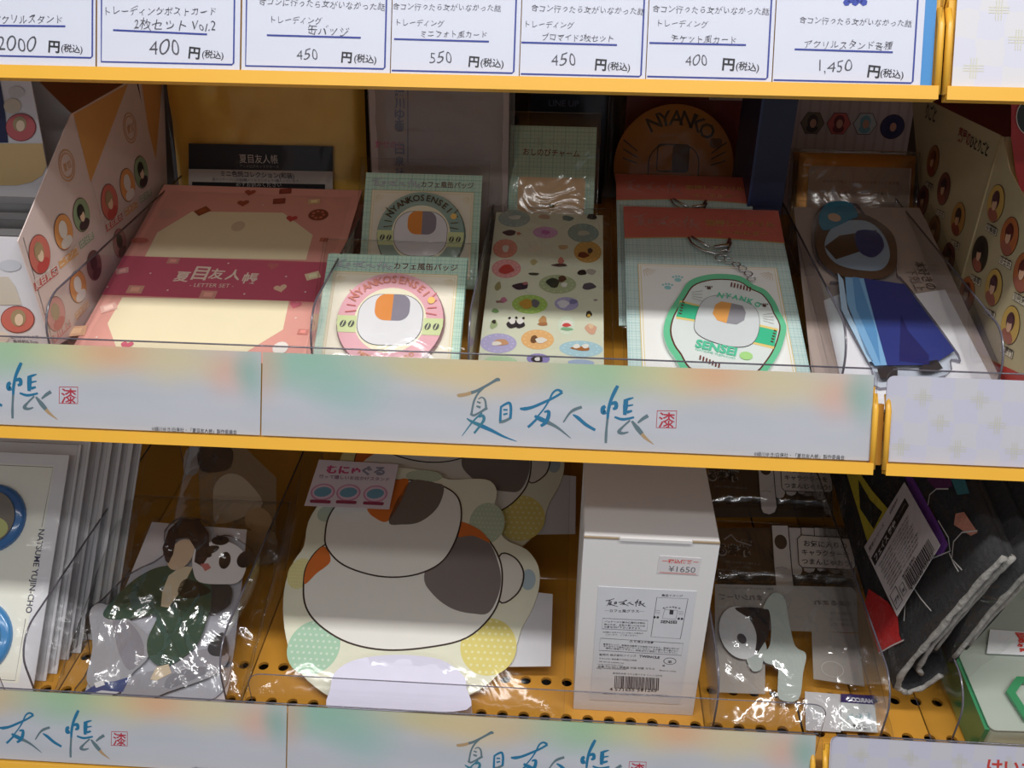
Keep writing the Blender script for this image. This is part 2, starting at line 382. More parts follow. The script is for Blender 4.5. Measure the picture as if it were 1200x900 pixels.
# ================================================================== painted header strips
def paint_mat():
    mt = bpy.data.materials.new('watercolour_paper'); mt.use_nodes = True; nt = mt.node_tree; N = nt.nodes; L = nt.links; bs = N['Principled BSDF']; bs.inputs['Roughness'].default_value = 0.55
    tc = N.new('ShaderNodeTexCoord'); nz = N.new('ShaderNodeTexNoise'); nz.inputs['Scale'].default_value = 16; nz.inputs['Detail'].default_value = 5
    L.new(tc.outputs['Object'], nz.inputs['Vector'])
    ds = N.new('ShaderNodeVectorMath'); ds.operation = 'MULTIPLY_ADD'; ds.inputs[1].default_value = (0.02, 0.02, 0); L.new(nz.outputs['Color'], ds.inputs[0]); L.new(tc.outputs['Object'], ds.inputs[2])
    cur = None
    wv = N.new('ShaderNodeTexNoise'); wv.inputs['Scale'].default_value = 9; wv.inputs['Detail'].default_value = 8
    mp = N.new('ShaderNodeMapping'); mp.inputs['Scale'].default_value = (1, 6, 1); L.new(tc.outputs['Object'], mp.inputs[0]); L.new(mp.outputs[0], wv.inputs['Vector'])
    bm = N.new('ShaderNodeMix'); bm.data_type = 'RGBA'; bm.inputs[6].default_value = lin((178, 184, 188))+(1,); bm.inputs[7].default_value = lin((206, 206, 212))+(1,); L.new(wv.outputs['Fac'], bm.inputs[0]); cur = bm.outputs[2]
    # blobs: (u, v, ru, rv, colour, strength)
    for (u, v, ru, rv, c, k) in [(.080, .056, .09, .020, (214, 200, 150), .5), (.20, .058, .12, .016, (214, 200, 140), .6), (.33, .058, .10, .022, (220, 200, 140), .6), (.030, .054, .045, .022, (110, 190, 160), .85), (.062, .036, .030, .022, (120, 190, 175), .55), (.105, .056, .030, .012, (205, 200, 120), .5),
                                 (.145, .052, .045, .018, (226, 196, 120), .75), (.185, .052, .028, .016, (215, 180, 130), .5), (.238, .054, .045, .020, (120, 196, 140), .75),
                                 (.285, .052, .035, .018, (220, 205, 130), .6), (.315, .056, .030, .016, (232, 160, 110), .75), (.360, .052, .035, .018, (226, 206, 140), .6),
                                 (.397, .046, .020, .020, (235, 160, 120), .55), (.413, .046, .012, .022, (110, 180, 165), .8), (.000, .050, .016, .024, (232, 160, 110), .55)]:
        sb = N.new('ShaderNodeVectorMath'); sb.operation = 'SUBTRACT'; sb.inputs[1].default_value = (u+.01, v+.01, 0); L.new(ds.outputs[0], sb.inputs[0])
        ml = N.new('ShaderNodeVectorMath'); ml.operation = 'MULTIPLY'; ml.inputs[1].default_value = (.85/ru, .85/rv, 0); L.new(sb.outputs[0], ml.inputs[0])
        ln = N.new('ShaderNodeVectorMath'); ln.operation = 'LENGTH'; L.new(ml.outputs[0], ln.inputs[0])
        mr = N.new('ShaderNodeMapRange'); mr.interpolation_type = 'SMOOTHSTEP'; mr.inputs[1].default_value = 1.25; mr.inputs[2].default_value = 0.0; mr.inputs[3].default_value = 0; mr.inputs[4].default_value = k*0.72; L.new(ln.outputs['Value'], mr.inputs[0])
        mx = N.new('ShaderNodeMix'); mx.data_type = 'RGBA'; L.new(mr.outputs[0], mx.inputs[0]); L.new(cur, mx.inputs[6]); mx.inputs[7].default_value = lin(c)+(1,); cur = mx.outputs[2]
    L.new(cur, bs.inputs['Base Color']); return mt
PAINT = paint_mat()
STRIP_U0 = FM.px(307, 470)[0]      # left edge of the centre strip
FMS = Fr(FM.O + FM.u*STRIP_U0, TILT)
c1 = lambda pts: [(530+a/8.571, 430+b/8.571, w/8.571) for a, b, w in pts]
c2 = lambda pts: [(660+a/8.571, 430+b/8.571, w/8.571) for a, b, w in pts]
TEAL, GREY, OCH, SLATE = (22, 112, 150), (96, 118, 124), (176, 148, 108), (52, 120, 140)
LOGO = [
 (OCH, c1([(50,275,12),(70,285,36),(140,275,36),(200,256,32)])), (GREY, c1([(190,258,32),(245,240,30),(330,195,26),(400,155,26),(455,125,36),(478,137,20)])),
 (GREY, c1([(320,205,18),(260,265,20),(220,340,20),(200,430,20),(193,478,26)])), (GREY, c1([(262,322,10),(300,305,14),(330,335,20),(340,405,22)])),
 (GREY, c1([(248,348,14),(285,362,20)])), (GREY, c1([(243,393,18),(285,407,26)])), (GREY, c1([(183,468,26),(215,486,24),(270,460,20),(352,410,30)])),
 (SLATE, c1([(300,460,16),(210,545,18),(100,690,6)])), (SLATE, c1([(265,500,22),(308,490,30),(318,530,32),(280,590,22),(220,665,22)])),
 (SLATE, c1([(145,515,8),(190,545,26),(290,590,44)])), (TEAL, c1([(270,582,42),(290,590,44),(400,640,34),(520,700,22),(650,748,4)])),
 (TEAL, c1([(490,392,20),(485,470,24),(482,545,28)])), (TEAL, c1([(492,400,20),(530,375,24),(575,362,28),(590,420,28),(583,520,28)])), (TEAL, c1([(513,430,18),(556,430,18)])), (TEAL, c1([(513,477,18),(556,467,18)])), (GREY, c1([(470,552,34),(520,545,30),(582,515,26)])),
 (TEAL, c1([(680,418,18),(730,420,38),(810,402,30),(920,355,28),(1020,308,24),(1108,255,24)])), (TEAL, c1([(1103,252,30),(1058,230,22),(1010,260,20),(970,340,18),(920,420,16),(863,490,16)])),
 (TEAL, c1([(828,490,24),(880,520,48),(970,560,44)])), (GREY, c1([(960,556,40),(1060,610,26),(1190,715,5)])), (TEAL, c1([(850,520,24),(800,570,26),(760,606,28)])), (TEAL, c1([(922,452,16),(968,448,34),(962,510,40),(930,565,36),(888,592,26)])),
 (GREY, c2([(2,555,14),(60,470,22),(110,430,32),(187,402,28)])), (TEAL, c2([(97,478,12),(150,512,36),(230,580,34),(322,634,26)])),
 (TEAL, c2([(548,188,30),(518,245,38),(480,330,32),(455,430,32),(446,520,24)])), (GREY, c2([(446,510,24),(435,620,24),(430,690,28),(428,765,24)])), (TEAL, c2([(425,395,30),(400,412,44),(400,455,48),(432,452,36)])), (TEAL, c2([(470,372,26),(525,362,42),(530,408,38),(498,422,22)])),
 (TEAL, c2([(608,338,20),(660,322,26),(706,308,10)])), (TEAL, c2([(630,330,46),(625,400,50),(618,482,34)])), (TEAL, c2([(640,392,22),(702,380,14)])), (TEAL, c2([(640,455,34),(692,440,20)])),
 (TEAL, c2([(516,502,20),(600,526,28),(712,505,20)])), (GREY, c2([(672,535,18),(600,600,20),(560,650,40),(600,666,26),(655,652,12)])), (GREY, c2([(688,542,18),(745,615,48),(790,670,42)])), (OCH, c2([(780,660,42),(825,712,32),(910,778,4)])), (GREY, c2([(852,488,38),(800,520,34),(748,562,16)])),
]
def logo_strokes(bm, conv, scale, cols=None, h=L_):
    for i, (c, pts) in enumerate(LOGO):
        P = [conv(x, y)+(w_*scale,) for x, y, w_ in pts]
        bm.smooth_line(P, h + (i % 5)*0.00002, ink(cols or c), 5)
LSC = (FM.px(700, 480)[0]-FM.px(600, 480)[0])/100.0
SEAL = (178, 44, 62)
def header_strip(fr0, uoff, label, first=[None]):
    fr = Fr(fr0.O+fr0.u*(STRIP_U0+uoff), TILT)
    if first[0]:
        t = copy_tree(first[0]); t.matrix_world = fr.mat(); t['label'] = label; return t
    t = thing('header_strip', label, 'banner', fr, 'painted logo strips'); first[0] = t
    b = B(); Wd, Hh = 0.4195, 0.0600
    b.slab([(0, 0.0015), (Wd, 0.0015), (Wd, Hh), (0, Hh)], -0.0002, 0.0002, PAINT); b.obj('paper', t)
    g = B(); logo_strokes(g, lambda x, y: FMS.px(x, y), LSC, h=0.0003); g.obj('brush_lettering', t)
    g = B(); q = FMS.pxs([(770.2, 481.3), (793, 481.5), (792, 501.5), (769, 501)])
    g.line(q, 0.0006, 0.0003, ink(SEAL), True); g.text('漆', FMS.px(771.5, 499.5), FMS.px(790.5, 500.3), 0.0003, ink(SEAL), 0.012); g.obj('red_seal', t)
    g = B(); g.text('©緑川ゆき/白泉社・「夏目友人帳」製作委員会', FMS.px(883, 534), FMS.px(989.5, 538.5), 0.0003, ink((50, 50, 56)), 0.006, 1.15, res=1); g.obj('copyright_line', t)
    return t
header_strip(FM, 0, 'watercolour strip with blue brush lettering, middle level, centre')
header_strip(FM, -0.4205, 'watercolour strip cut by the left frame edge, middle level')
header_strip(FL, -0.0005, 'watercolour strip with brush lettering at the bottom, under the white carton')
header_strip(FL, -0.4210, 'watercolour strip at the bottom left corner, under the stacked poster cards')

def plaidstrip_mat():
    mt = bpy.data.materials.new('pale_crosshatch_paper'); mt.use_nodes = True; nt = mt.node_tree; N = nt.nodes; L = nt.links; bs = N['Principled BSDF']; bs.inputs['Roughness'].default_value = 0.5
    tc = N.new('ShaderNodeTexCoord'); ck = N.new('ShaderNodeTexChecker'); ck.inputs['Scale'].default_value = 62
    ck.inputs[1].default_value = lin((200, 200, 214))+(1,); ck.inputs[2].default_value = lin((204, 203, 208))+(1,)
    nz = N.new('ShaderNodeTexNoise'); nz.inputs['Scale'].default_value = 120
    ad = N.new('ShaderNodeVectorMath'); ad.operation = 'MULTIPLY_ADD'; ad.inputs[1].default_value = (0.006, 0.006, 0); L.new(nz.outputs['Color'], ad.inputs[0]); L.new(tc.outputs['Object'], ad.inputs[2]); L.new(tc.outputs['Object'], nz.inputs['Vector'])
    L.new(ad.outputs[0], ck.inputs['Vector']); L.new(ck.outputs[0], bs.inputs['Base Color']); return mt
PST = plaidstrip_mat()
def plaid_strip(fr0, u0, label, extra=None):
    fr = Fr(fr0.O+fr0.u*u0, TILT); t = thing('plaid_strip', label, 'banner', fr, 'pale plaid strips')
    b = B(); b.slab(rr(0, 0.0015, 0.42, 0.060, 0.005), -0.0002, 0.0002, PST); b.obj('paper', t)
    g = B(); yl = ink((200, 198, 184))
    for k in range(34):
        cx, cy = 0.012+0.0125*k, 0.012+(0.017*(k*2 % 3))
        for d in (-0.0016, 0, 0.0016):
            g.line([(cx-0.006, cy+d), (cx+0.006, cy+d)], 0.0006, 0.00028, yl); g.line([(cx+d, cy-0.006), (cx+d, cy+0.006)], 0.0006, 0.0003, yl)
    g.obj('crossed_lines', t)
    if extra: extra(t, fr)
    return t
plaid_strip(FM, FM.px(1036, 500)[0], 'pale plaid strip in the right-hand bay, middle level')
def red_mark(t, fr):
    g = B(); g.text('けいお', fr.px(1156, 905), fr.px(1215, 908), 0.0004, ink((196, 60, 50)), 0.03); g.obj('red_lettering', t)
plaid_strip(FL, FL.px(972, 888)[0], 'pale plaid strip with red lettering, bottom right corner', red_mark)
t = thing('plaid_card', 'pale plaid card at the top right corner', 'card', Fr(FT.O+FT.u*FT.px(1115, 100)[0], TILT)); b = B(); b.box((0, 0.001, -0.0003), (0.40, 0.062, 0.0003), PST); b.obj('paper', t)
g = B()
for k in range(30):
    cx, cy = 0.012+0.0125*k, 0.012+(0.017*(k*2 % 3))
    for d in (-0.0016, 0, 0.0016): g.line([(cx-0.006, cy+d), (cx+0.006, cy+d)], 0.0006, 0.0004, ink((200, 198, 184))); g.line([(cx+d, cy-0.006), (cx+d, cy+0.006)], 0.0006, 0.00042, ink((200, 198, 184)))
g.obj('crossed_lines', t)
holder(FM, -0.62, FM.px(1024, 500)[0], 0.0, 0.0640, 'clear plastic holder over the painted strips, middle level')
holder(FM, FM.px(1035, 500)[0], 0.70, 0.0, 0.0640, 'clear plastic holder over the plaid strip, middle right')
holder(FL, -0.60, FL.px(963, 880)[0], 0.0, 0.0615, 'clear plastic holder over the painted strips, bottom level')
holder(FL, FL.px(973, 880)[0], 0.68, 0.0, 0.0615, 'clear plastic holder over the plaid strip, bottom right')

# ================================================================== handwritten price cards
BLU = ink((44, 62, 150)); PEN = ink((74, 74, 80)); BLK = ink((30, 30, 34))
def price_card(label, xl, xr, yb, frl, frr, lines, price, yen, tax, ul, price_end):
    """xl, xr: paper edges; frl, frr, yb: the blue printed frame"""
    uc = FT.px((xl+xr)/2, yb)[0]; fr = Fr(FT.O+FT.u*uc, TILT); t = thing('price_card', label, 'price card', fr, 'handwritten price cards')
    a = fr.px(xl, yb)[0]; c = fr.px(xr, yb)[0]
    b = B(); b.slab([(a, 0.0008), (c, 0.0008), (c, 0.0615), (a, 0.0615)], -0.0002, 0.0003, pm('price_card_paper', (226, 229, 240), 0.35, 0, 0.02, coat=0.3)); b.obj('paper', t)
    g = B(); v0 = fr.px(frr, yb)[1]; fa = fr.px(frl, yb)[0] if frl is not None else a-0.001; fc = fr.px(frr, yb)[0]
    v0 = max(v0, 0.0025); g.line([(max(fa, a+.0004), v0+0.05), (max(fa, a+.0004), v0), (fc-0.001, v0), (fc, v0+0.001), (fc, v0+0.055)] if frl is not None else [(a+0.0006, v0), (fc-0.001, v0), (fc, v0+0.001), (fc, v0+0.055)], 0.0010, 0.0005, BLU)
    if ul: g.line([fr.px(*ul[0]), fr.px(*ul[1])], 0.0011, 0.0005, BLU)
    g.obj('blue_frame', t)
    g = B()
    for s_, p, q in lines: g.text(s_, fr.px(*p), fr.px(*q), 0.0005, PEN, -0.006, res=2, hand=.07)
    g.text(price, fr.px(*price[0:0] or yen[2]), fr.px(*price_end), 0.0005, PEN, -0.012, 1.0, hand=.05); g.obj('handwriting', t)
    dy = 2 if yen[0][0] > 60 else 0; up = lambda p: fr.px(p[0], p[1]-dy); g = B(); g.text('円', up(yen[0]), up(yen[1]), 0.0005, BLK, 0.03); g.text('(税込)', up(tax[0]), up(tax[1]), 0.0005, BLK, 0.010, res=2); g.obj('printed_yen', t)
    return t
TL = '合コンに行ったら女がいなかった話'; TR_ = 'トレーディング'
price_card('price card reading 2000 yen, cut by the left edge', -45, 112, 68, None, 108.5, [('アクリルスタンド', (-8, 27), (73, 27))], '2000', ((57, 60), (70, 61), (-3, 60)), ((72, 60), (97, 62)), ((-30, 30), (77, 31)), (42, 60))
price_card('price card for the two-card postcard set, 400 yen', 114, 281, 76, 119, 274, [(TR_+'ポストカード', (124, 17), (253, 18)), ('2枚セット Vol.2', (157, 34), (253, 36))], '400', ((221, 69), (234, 70.5), (174, 64)), ((237, 69), (262, 71)), ((133, 35.5), (243, 40.5)), (210, 66))
price_card('price card for the can badge, 450 yen, second with a trading line', 283, 457, 81, 288, 451, [(TL, (303, 5), (451, 12)), (TR_, (318, 27), (377, 28)), ('缶バッジ', (360, 40), (408, 42))], '450', ((400, 74), (412, 75), (347, 70)), ((415, 74), (441, 76)), ((313, 41.5), (423, 44.5)), (372, 71))
price_card('price card for the mini photo style card, 550 yen', 458, 608, 86, None, 602, [('合コン行ったら女がいなかった話', (460, 11), (587, 13)), (TR_, (465, 30), (520, 31)), ('ミニフォト風カード', (493, 43), (570, 44.5))], '550', ((549, 79), (561, 80), (503, 74)), ((563, 79), (590, 81)), ((462, 46), (573, 49)), (529, 75))
price_card('price card for the two bromide prints, 450 yen', 609, 756, 90, None, 751, [('合コン行ったら女がいなかった話', (622, 13), (755, 17)), (TR_, (616, 32), (672, 33)), ('ブロマイド2枚セット', (635, 47), (718, 49))], '450', ((697, 83), (710, 84), (645, 77)), ((712, 83), (738, 85)), ((611, 50), (723, 53)), (674, 78))
price_card('price card for the ticket style card, 400 yen', 757, 904, 93, None, 899, [('合コン行ったら女がいなかった話', (764, 14), (901, 17)), (TR_, (771, 31), (829, 32)), ('チケット風カード', (786, 49), (862, 51))], '400', ((846, 83), (860, 84), (802, 77)), ((862, 83), (889, 85.5)), ((761, 50.5), (874, 53)), (828, 78))
t = price_card('price card for the acrylic stands, 1,450 yen, rightmost', 905, 1078, 99, None, 1069, [('合コン行ったら女がいなかった話', (936, 27), (1068, 31)), ('アクリルスタンド各種', (942, 56), (1045, 58))], '1,450', ((1016, 91), (1030, 92.5), (959, 84)), ((1031, 91), (1058, 94)), ((931, 58), (1046, 61.5)), (997, 85))
g = B(); fr7 = Fr(FT.O+FT.u*FT.px((905+1078)/2, 99)[0], TILT)
for k in range(5):
    cc = fr7.px(992+k*5, 3-(k % 2)*3); g.ell(cc, 0.0022, 0.0022, 0.0005, ink((40, 66, 170)), 6, k*20)
g.obj('blue_emblem', t)
b = B(); fr = Fr(FT.O+FT.u*FT.px(1085, 99)[0], TILT); b.box((-0.0035, 0.001, -0.0010), (0.0035, 0.061, -0.0006), ink((70, 150, 214))); b.obj('blue_backing_strip', None, fr)
tag(bpy.data.objects['blue_backing_strip'], 'thin blue strip of paper at the end of the price cards', 'paper')
holder(FT, -0.62, FT.px(1098, 90)[0], 0.0, 0.0640, 'clear plastic holder over the handwritten price cards')

# ================================================================== clear dividers
def divider(label, px, yf, z0f, z1, ln, r=0.028):
    """upright clear plate with a rounded top front corner; px: pixel on its front edge"""
    X = onY(px[0], px[1], yf).x
    fr = Fr((X, yf, z0f), 90, 90)
    t = thing('shelf_divider', label, 'divider', fr, 'clear shelf dividers')
    H_ = z1-z0f
    pts = [(0.012*0, 0)]
    pts += [(r-r*math.cos(a), H_-r+r*math.sin(a)) for a in [PI/2*i/8 for i in range(9)]]
    slope = math.tan(math.radians(SH_E)) if z0f > EYE-0.5 else 0
    pts += [(ln, H_), (ln, slope*ln)]
    b = B(); b.slab(pts, -0.0006, 0.0006, RIGID, EDGE); b.obj('plate', t)
    g = B(); g.tube([(p[0], p[1], 0) for p in pts[:11]], 0.0008, EDGE, 6); g.obj('dark_edge', t)
    return t
for lab, p in (('clear divider between the badge display box and the pink letter set', (53, 385)), ('clear divider between the pink letter set and the front badge card', (364, 400)),
               ('clear divider left of the sticker sheet', (549, 405)), ('clear divider left of the blue dress figure plate', (993, 412)), ('clear divider right of the blue dress figure plate', (1175, 430))):
    divider(lab, p, 0.572, shelf_z(0.572), EYE-0.300, 0.30)
for lab, p in (('clear divider between the poster cards and the panda pack', (37, 800)), ('clear divider between the panda pack and the round board pack', (264, 815)), ('clear divider right of the white carton', (838, 838)),
               ('clear divider left of the folded towel', (1034, 855)), ('clear divider right of the folded towel', (1118, 860))):
    divider(lab, p, 0.512, EYE-0.662, EYE-0.575, 0.34)
def low_guard(label, xl, xr, y, ztop_px, z0):
    a = onY(xl, 830, y); c = onY(xr, 840, y); zt = onY(600, ztop_px, y).z
    fr = Fr(((a.x+c.x)/2, y, z0), 90, 0); hw = (c.x-a.x)/2; Hh = zt-z0; t = thing('front_guard', label, 'guard', fr)
    b = B(); b.slab(rr(-hw, 0, hw, Hh, 0.012), -0.0006, 0.0006, RIGID, EDGE); b.obj('plate', t)
    g = B(); g.tube([(p[0], p[1], 0) for p in rr(-hw, 0, hw, Hh, 0.012)[:-6]], 0.00035, EDGE, 5); g.obj('cut_edge', t)
low_guard('low clear guard across the front of the lower shelf', 297, 967, 0.5035, 806, EYE-0.6605)
low_guard('low clear guard in front of the poster cards at lower left', -150, 18, 0.5035, 792, EYE-0.6605)

# ================================================================== left badge display boxes
XS = -0.3785
fS = Fr((XS, 0.57, EYE-0.372), 90, 90)
PINKW = pm('display_box_card', (226, 208, 204), 0.55); TAN = pm('tan_card', (222, 166, 98), 0.55); KRAFT = pm('pale_tan_card', (226, 196, 146), 0.6)
def disc_on(g, fr, c, r, bgc, hair=None, face=None, cloth=None, h=0.0004, rim=None, squash=1.0):
    g.ell(c, r*1.04, r*1.04*squash, h, ink(rim or (120, 66, 60)), 32)
    g.ell(c, r, r*squash, h+L_, ink(bgc), 32)
    if cloth: g.ell((c[0]+r*.05, c[1]-r*.62), r*.66, r*.34, h+2*L_, ink(cloth), 20)
    if hair: g.ell((c[0]-r*.05, c[1]+r*.18), r*.46, r*.52, h+3*L_, ink(hair), 20)
    if face: g.ell((c[0]-r*.02, c[1]-r*.06), r*.29, r*.34, h+4*L_, ink(face), 18); g.ell((c[0]-r*.1, c[1]+r*.32), r*.40, r*.24, h+5*L_, ink(hair), 18, 20)
def display_box(label, poly_px, back_tri, discs, rings, depth_x, tongue=True, notch=None):
    P = [fS.px(*p) for p in poly_px]; P = [(a, max(b_, shelf_z(fS.O.y+a)+.0005-fS.O.z)) for a, b_ in P]
    t = thing('display_box', label, 'display box', fS)
    b = B(); b.slab(P, -0.0007, 0.0, PINKW); b.obj('side_panel', t)
    if back_tri:
        g = B(); g.poly(fS.pxs(back_tri), L_, TAN); g.obj('orange_corner_print', t)
    g = B()
    for (x, y, r, bgc, hair, face, cloth) in discs: disc_on(g, fS, fS.px(x, y), r, bgc, hair, face, cloth)
    for (x, y, r) in rings:
        c = fS.px(x, y)
        for k in (1.0, 0.78): g.line([(c[0]+r*k*math.cos(2*PI*i/24), c[1]+r*k*math.sin(2*PI*i/24)) for i in range(24)], 0.0009, 0.0004, ink((216, 160, 100)), True)
        g.text('夏目', (c[0]-r*.5, c[1]-r*.25), (c[0]+r*.5, c[1]-r*.25), 0.0004, ink((216, 160, 100)))
    return t, g
RED, ORG, GRN = (214, 120, 108), (232, 166, 104), (150, 176, 140)
SK, HB, HK, WH = (240, 214, 186), (176, 154, 118), (50, 44, 46), (238, 234, 230)
tA, g = display_box('white can badge display box at the left edge with round prints', [(62, 408), (21, 283), (30, 262), (84, 132), (95, 170), (140, 330), (150, 408)], None,
    [(46, 298, .0138, RED, HB, SK, (206, 84, 80)), (74, 272, .0132, ORG, WH, None, WH), (95, 252, .0128, GRN, HK, SK, (70, 52, 60)),
     (65, 368, .0128, (222, 150, 150), HB, None, (206, 100, 100)), (91, 336, .0125, ORG, WH, None, WH), (110, 311, .0118, (120, 90, 90), HK, None, (60, 46, 50))], [(78, 194, .0115)], 0)
for (p, q, cc, s_) in (((40, 337), (67, 316), (206, 110, 104), '夏目貴志'), ((69, 311), (91, 293), (232, 180, 124), 'ニャンコ'), ((93, 288), (109, 275), (160, 186, 160), '田沼要'), ((62, 398), (82, 378), (216, 150, 146), '夏目貴志'), ((88, 372), (104, 354), (232, 190, 150), 'ニャンコ')):
    a, c = Vector(fS.px(*p)), Vector(fS.px(*q)); g.line([a, c], 0.0062, 0.0003, ink(cc)); d = (c-a).normalized(); n_ = Vector((-d.y, d.x)); g.text(s_, a+d*.001-n_*.0016, c-d*.001-n_*.0016, 0.0005, ink((244, 232, 224)), 0.01, res=1)
g.obj('round_prints', tA)
# box A's front, floor, back card
fAf = Fr((XS, 0.556, EYE-0.372), 90, 0)
fl_top = fS.px(21, 283)[1]
def world_in(root_fr, pts): 
    mi = root_fr.mat().inverted(); return [tuple(mi @ Vector(p)) for p in pts]
def quad_part(name, parent, fr, pts, mt, thick=0.0007):
    """a card panel given by world corners, with thickness"""
    P = [Vector(p) for p in pts]; n_ = (P[1]-P[0]).cross(P[2]-P[0]).normalized()*thick; k = len(P)
    vs = world_in(fr, P+[p-n_ for p in P])
    b = B(); b.add(vs, [tuple(range(k)), tuple(range(2*k-1, k-1, -1))]+[(i, k+i, k+(i+1) % k, (i+1) % k) for i in range(k)], mt); return b.obj(name, parent)
yA = fS.O.y + fS.px(62, 403)[0]; zA = fS.O.z+fl_top; zb0 = shelf_z(yA)+0.001
W_ = pm('box_white_card', (226, 222, 226), 0.5)
quad_part('front_panel', tA, fS, [(XS-0.13, yA, zb0), (XS, yA, zb0), (XS, yA, zA), (XS-0.13, yA, zA)], W_)
fF = Fr((XS, yA, zb0), 90, 0)
g = B()
def fpx(x, y): 
    p = fF.px(x, y); w3 = fF.O+fF.u*p[0]+fF.v*p[1]+fF.n*0.0004; return world_in(fS, [w3])[0]
def flat_on(g, pts_px, mt, dh=0.0004, text=None):
    mi = fS.mat().inverted(); P = [mi @ (fF.O+fF.u*p[0]+fF.v*p[1]+fF.n*dh) for p in [fF.px(*q) for q in pts_px]]
    g.add(P, [tuple(range(len(P)))], mt)
def ring_px(cx, cy, rx, ry, n=24): return [(cx+rx*math.cos(2*PI*i/n), cy-ry*math.sin(2*PI*i/n)) for i in range(n)]
flat_on(g, ring_px(21, 374, 20, 16), ink((150, 80, 74)), 0.0004); flat_on(g, ring_px(21, 374, 19, 15), ink(RED), 0.0006); flat_on(g, ring_px(22, 372, 9, 10), ink(HB), 0.0008); flat_on(g, ring_px(23, 374, 5, 7), ink(SK), 0.001)
flat_on(g, [(0, 324), (10, 324), (18, 335), (26, 357), (0, 357)], ink((214, 202, 186)), 0.0004); flat_on(g, ring_px(12, 311, 13, 7), ink((206, 206, 212)), 0.0004); flat_on(g, ring_px(3, 395, 8, 7), ink((236, 226, 214)), 0.0004)
g.obj('front_print', tA)
g = B(); vs, fs, x0, x1 = glyphs('缶バッジサイズ', 0.008, 2)
for s_, p, q in (('缶バッジサイズ', (13, 396), (46, 396)), ('直径約5.7cm', (16, 401.5), (45, 402))):
    vs, fs, x0, x1 = glyphs(s_, 0.01, 2); A = Vector(fF.px(*p)); D = Vector(fF.px(*q))-A; k = D.length/(x1-x0); D.normalize(); Q = Vector((-D.y, D.x)); mi = fS.mat().inverted()
    out = []
    for x, y in vs:
        pp = A+D*(x-x0)*k+Q*y*k*0.9; out.append(mi @ (fF.O+fF.u*pp.x+fF.v*pp.y+fF.n*0.0005))
    g.add(out, fs, ink((90, 80, 84)))
g.obj('size_note', tA)
# risen back card of box A with arched tan tongue
yB_ = 0.657; fBk = Fr((XS, yB_, EYE-0.372), 86, 0)
def bk(p): q = fBk.px(*p); return fBk.O+fBk.u*q[0]+fBk.v*q[1]
quad_part('back_panel', tA, fS, [bk((-70, 240)), bk((48, 240)), bk((54, 215)), bk((55, 196)), bk((50, 168)), bk((34, 86)), bk((28, 60)), bk((-70, 60))], W_, 0.0009)
def bkp(name, polys):
    g = B(); mi = fS.mat().inverted()
    for pts, c, dh in polys:
        P = [mi @ (bk(p)+fBk.n*dh) for p in pts]; g.add(P, [tuple(range(len(P)))[::-1]], ink(c))
    return g.obj(name, tA)
bkp('tan_tongue', [([(-70, 168), (50, 168), (55, 194), (50, 205), (38, 213), (20, 217), (-70, 217)], (222, 190, 134), 0.0006)])
bkp('picture_print', [([(-20, 100), (0, 92), (5, 120), (10, 167), (-20, 167)], (38, 42, 84), 0.0006), (ring_px(25, 149, 18, 16.5), (150, 70, 74), 0.0006), (ring_px(25, 149, 17, 15.5), (206, 104, 108), 0.0009), (ring_px(24, 145, 8, 9), HB, 0.0011), (ring_px(25, 147, 5, 6.5), SK, 0.0013), (ring_px(20, 108, 9, 7), (206, 202, 200), 0.0006), (ring_px(15, 124, 10, 9), (214, 198, 176), 0.0008)])
# inner side of the far flap and the grey packs standing in the box
yF = fS.O.y+fS.px(84, 132)[0]-.0015; fFl = Fr((XS, yF, EYE-.372), 90, 0)
def flp(p): q = fFl.px(*p); return fFl.O+fFl.u*q[0]+fFl.v*q[1]
quad_part('folded_side_flap', tA, fS, [flp(p) for p in ((34, 84), (84, 133), (70, 170), (56, 212), (20, 300), (-60, 300), (-60, 84))], pm('grey_inner_card', (168, 166, 168), 0.5))
for k in range(5):
    y = 0.602+0.010*k; fr = Fr((XS-0.07, y, shelf_z(y)+0.002), 86, 0); t = thing('foil_packet', ['frontmost', 'second', 'middle', 'fourth', 'rearmost'][k]+' silver grey packet standing inside the left display box', 'packet', fr, 'grey packets in the display box')
    b = B(); hh = 0.086+0.008*k; vs = []
    for j in range(13):
        for i in range(13):
            a, c = i/12, j/12; e = min(1, 7*min(a, 1-a), 7*min(c, 1-c)); vs.append((-0.058+0.116*a, hh*c, 0.003*math.sqrt(max(e, 0))+0.0012*noise.noise(Vector((a*6+k, c*6, k)))))
    b.add(vs, [(j*13+i, j*13+i+1, (j+1)*13+i+1, (j+1)*13+i) for j in range(12) for i in range(12)], pm('silver_film', (150, 148, 148), 0.28, 0.6, 0.08), True)
    b.obj('pouch', t)
    b = B(); b.box((-0.058, hh-0.004, 0.0006), (0.058, hh+0.001, 0.0014), pm('silver_seal', (176, 174, 176), 0.35, 0.5)); b.obj('crimped_seal', t)

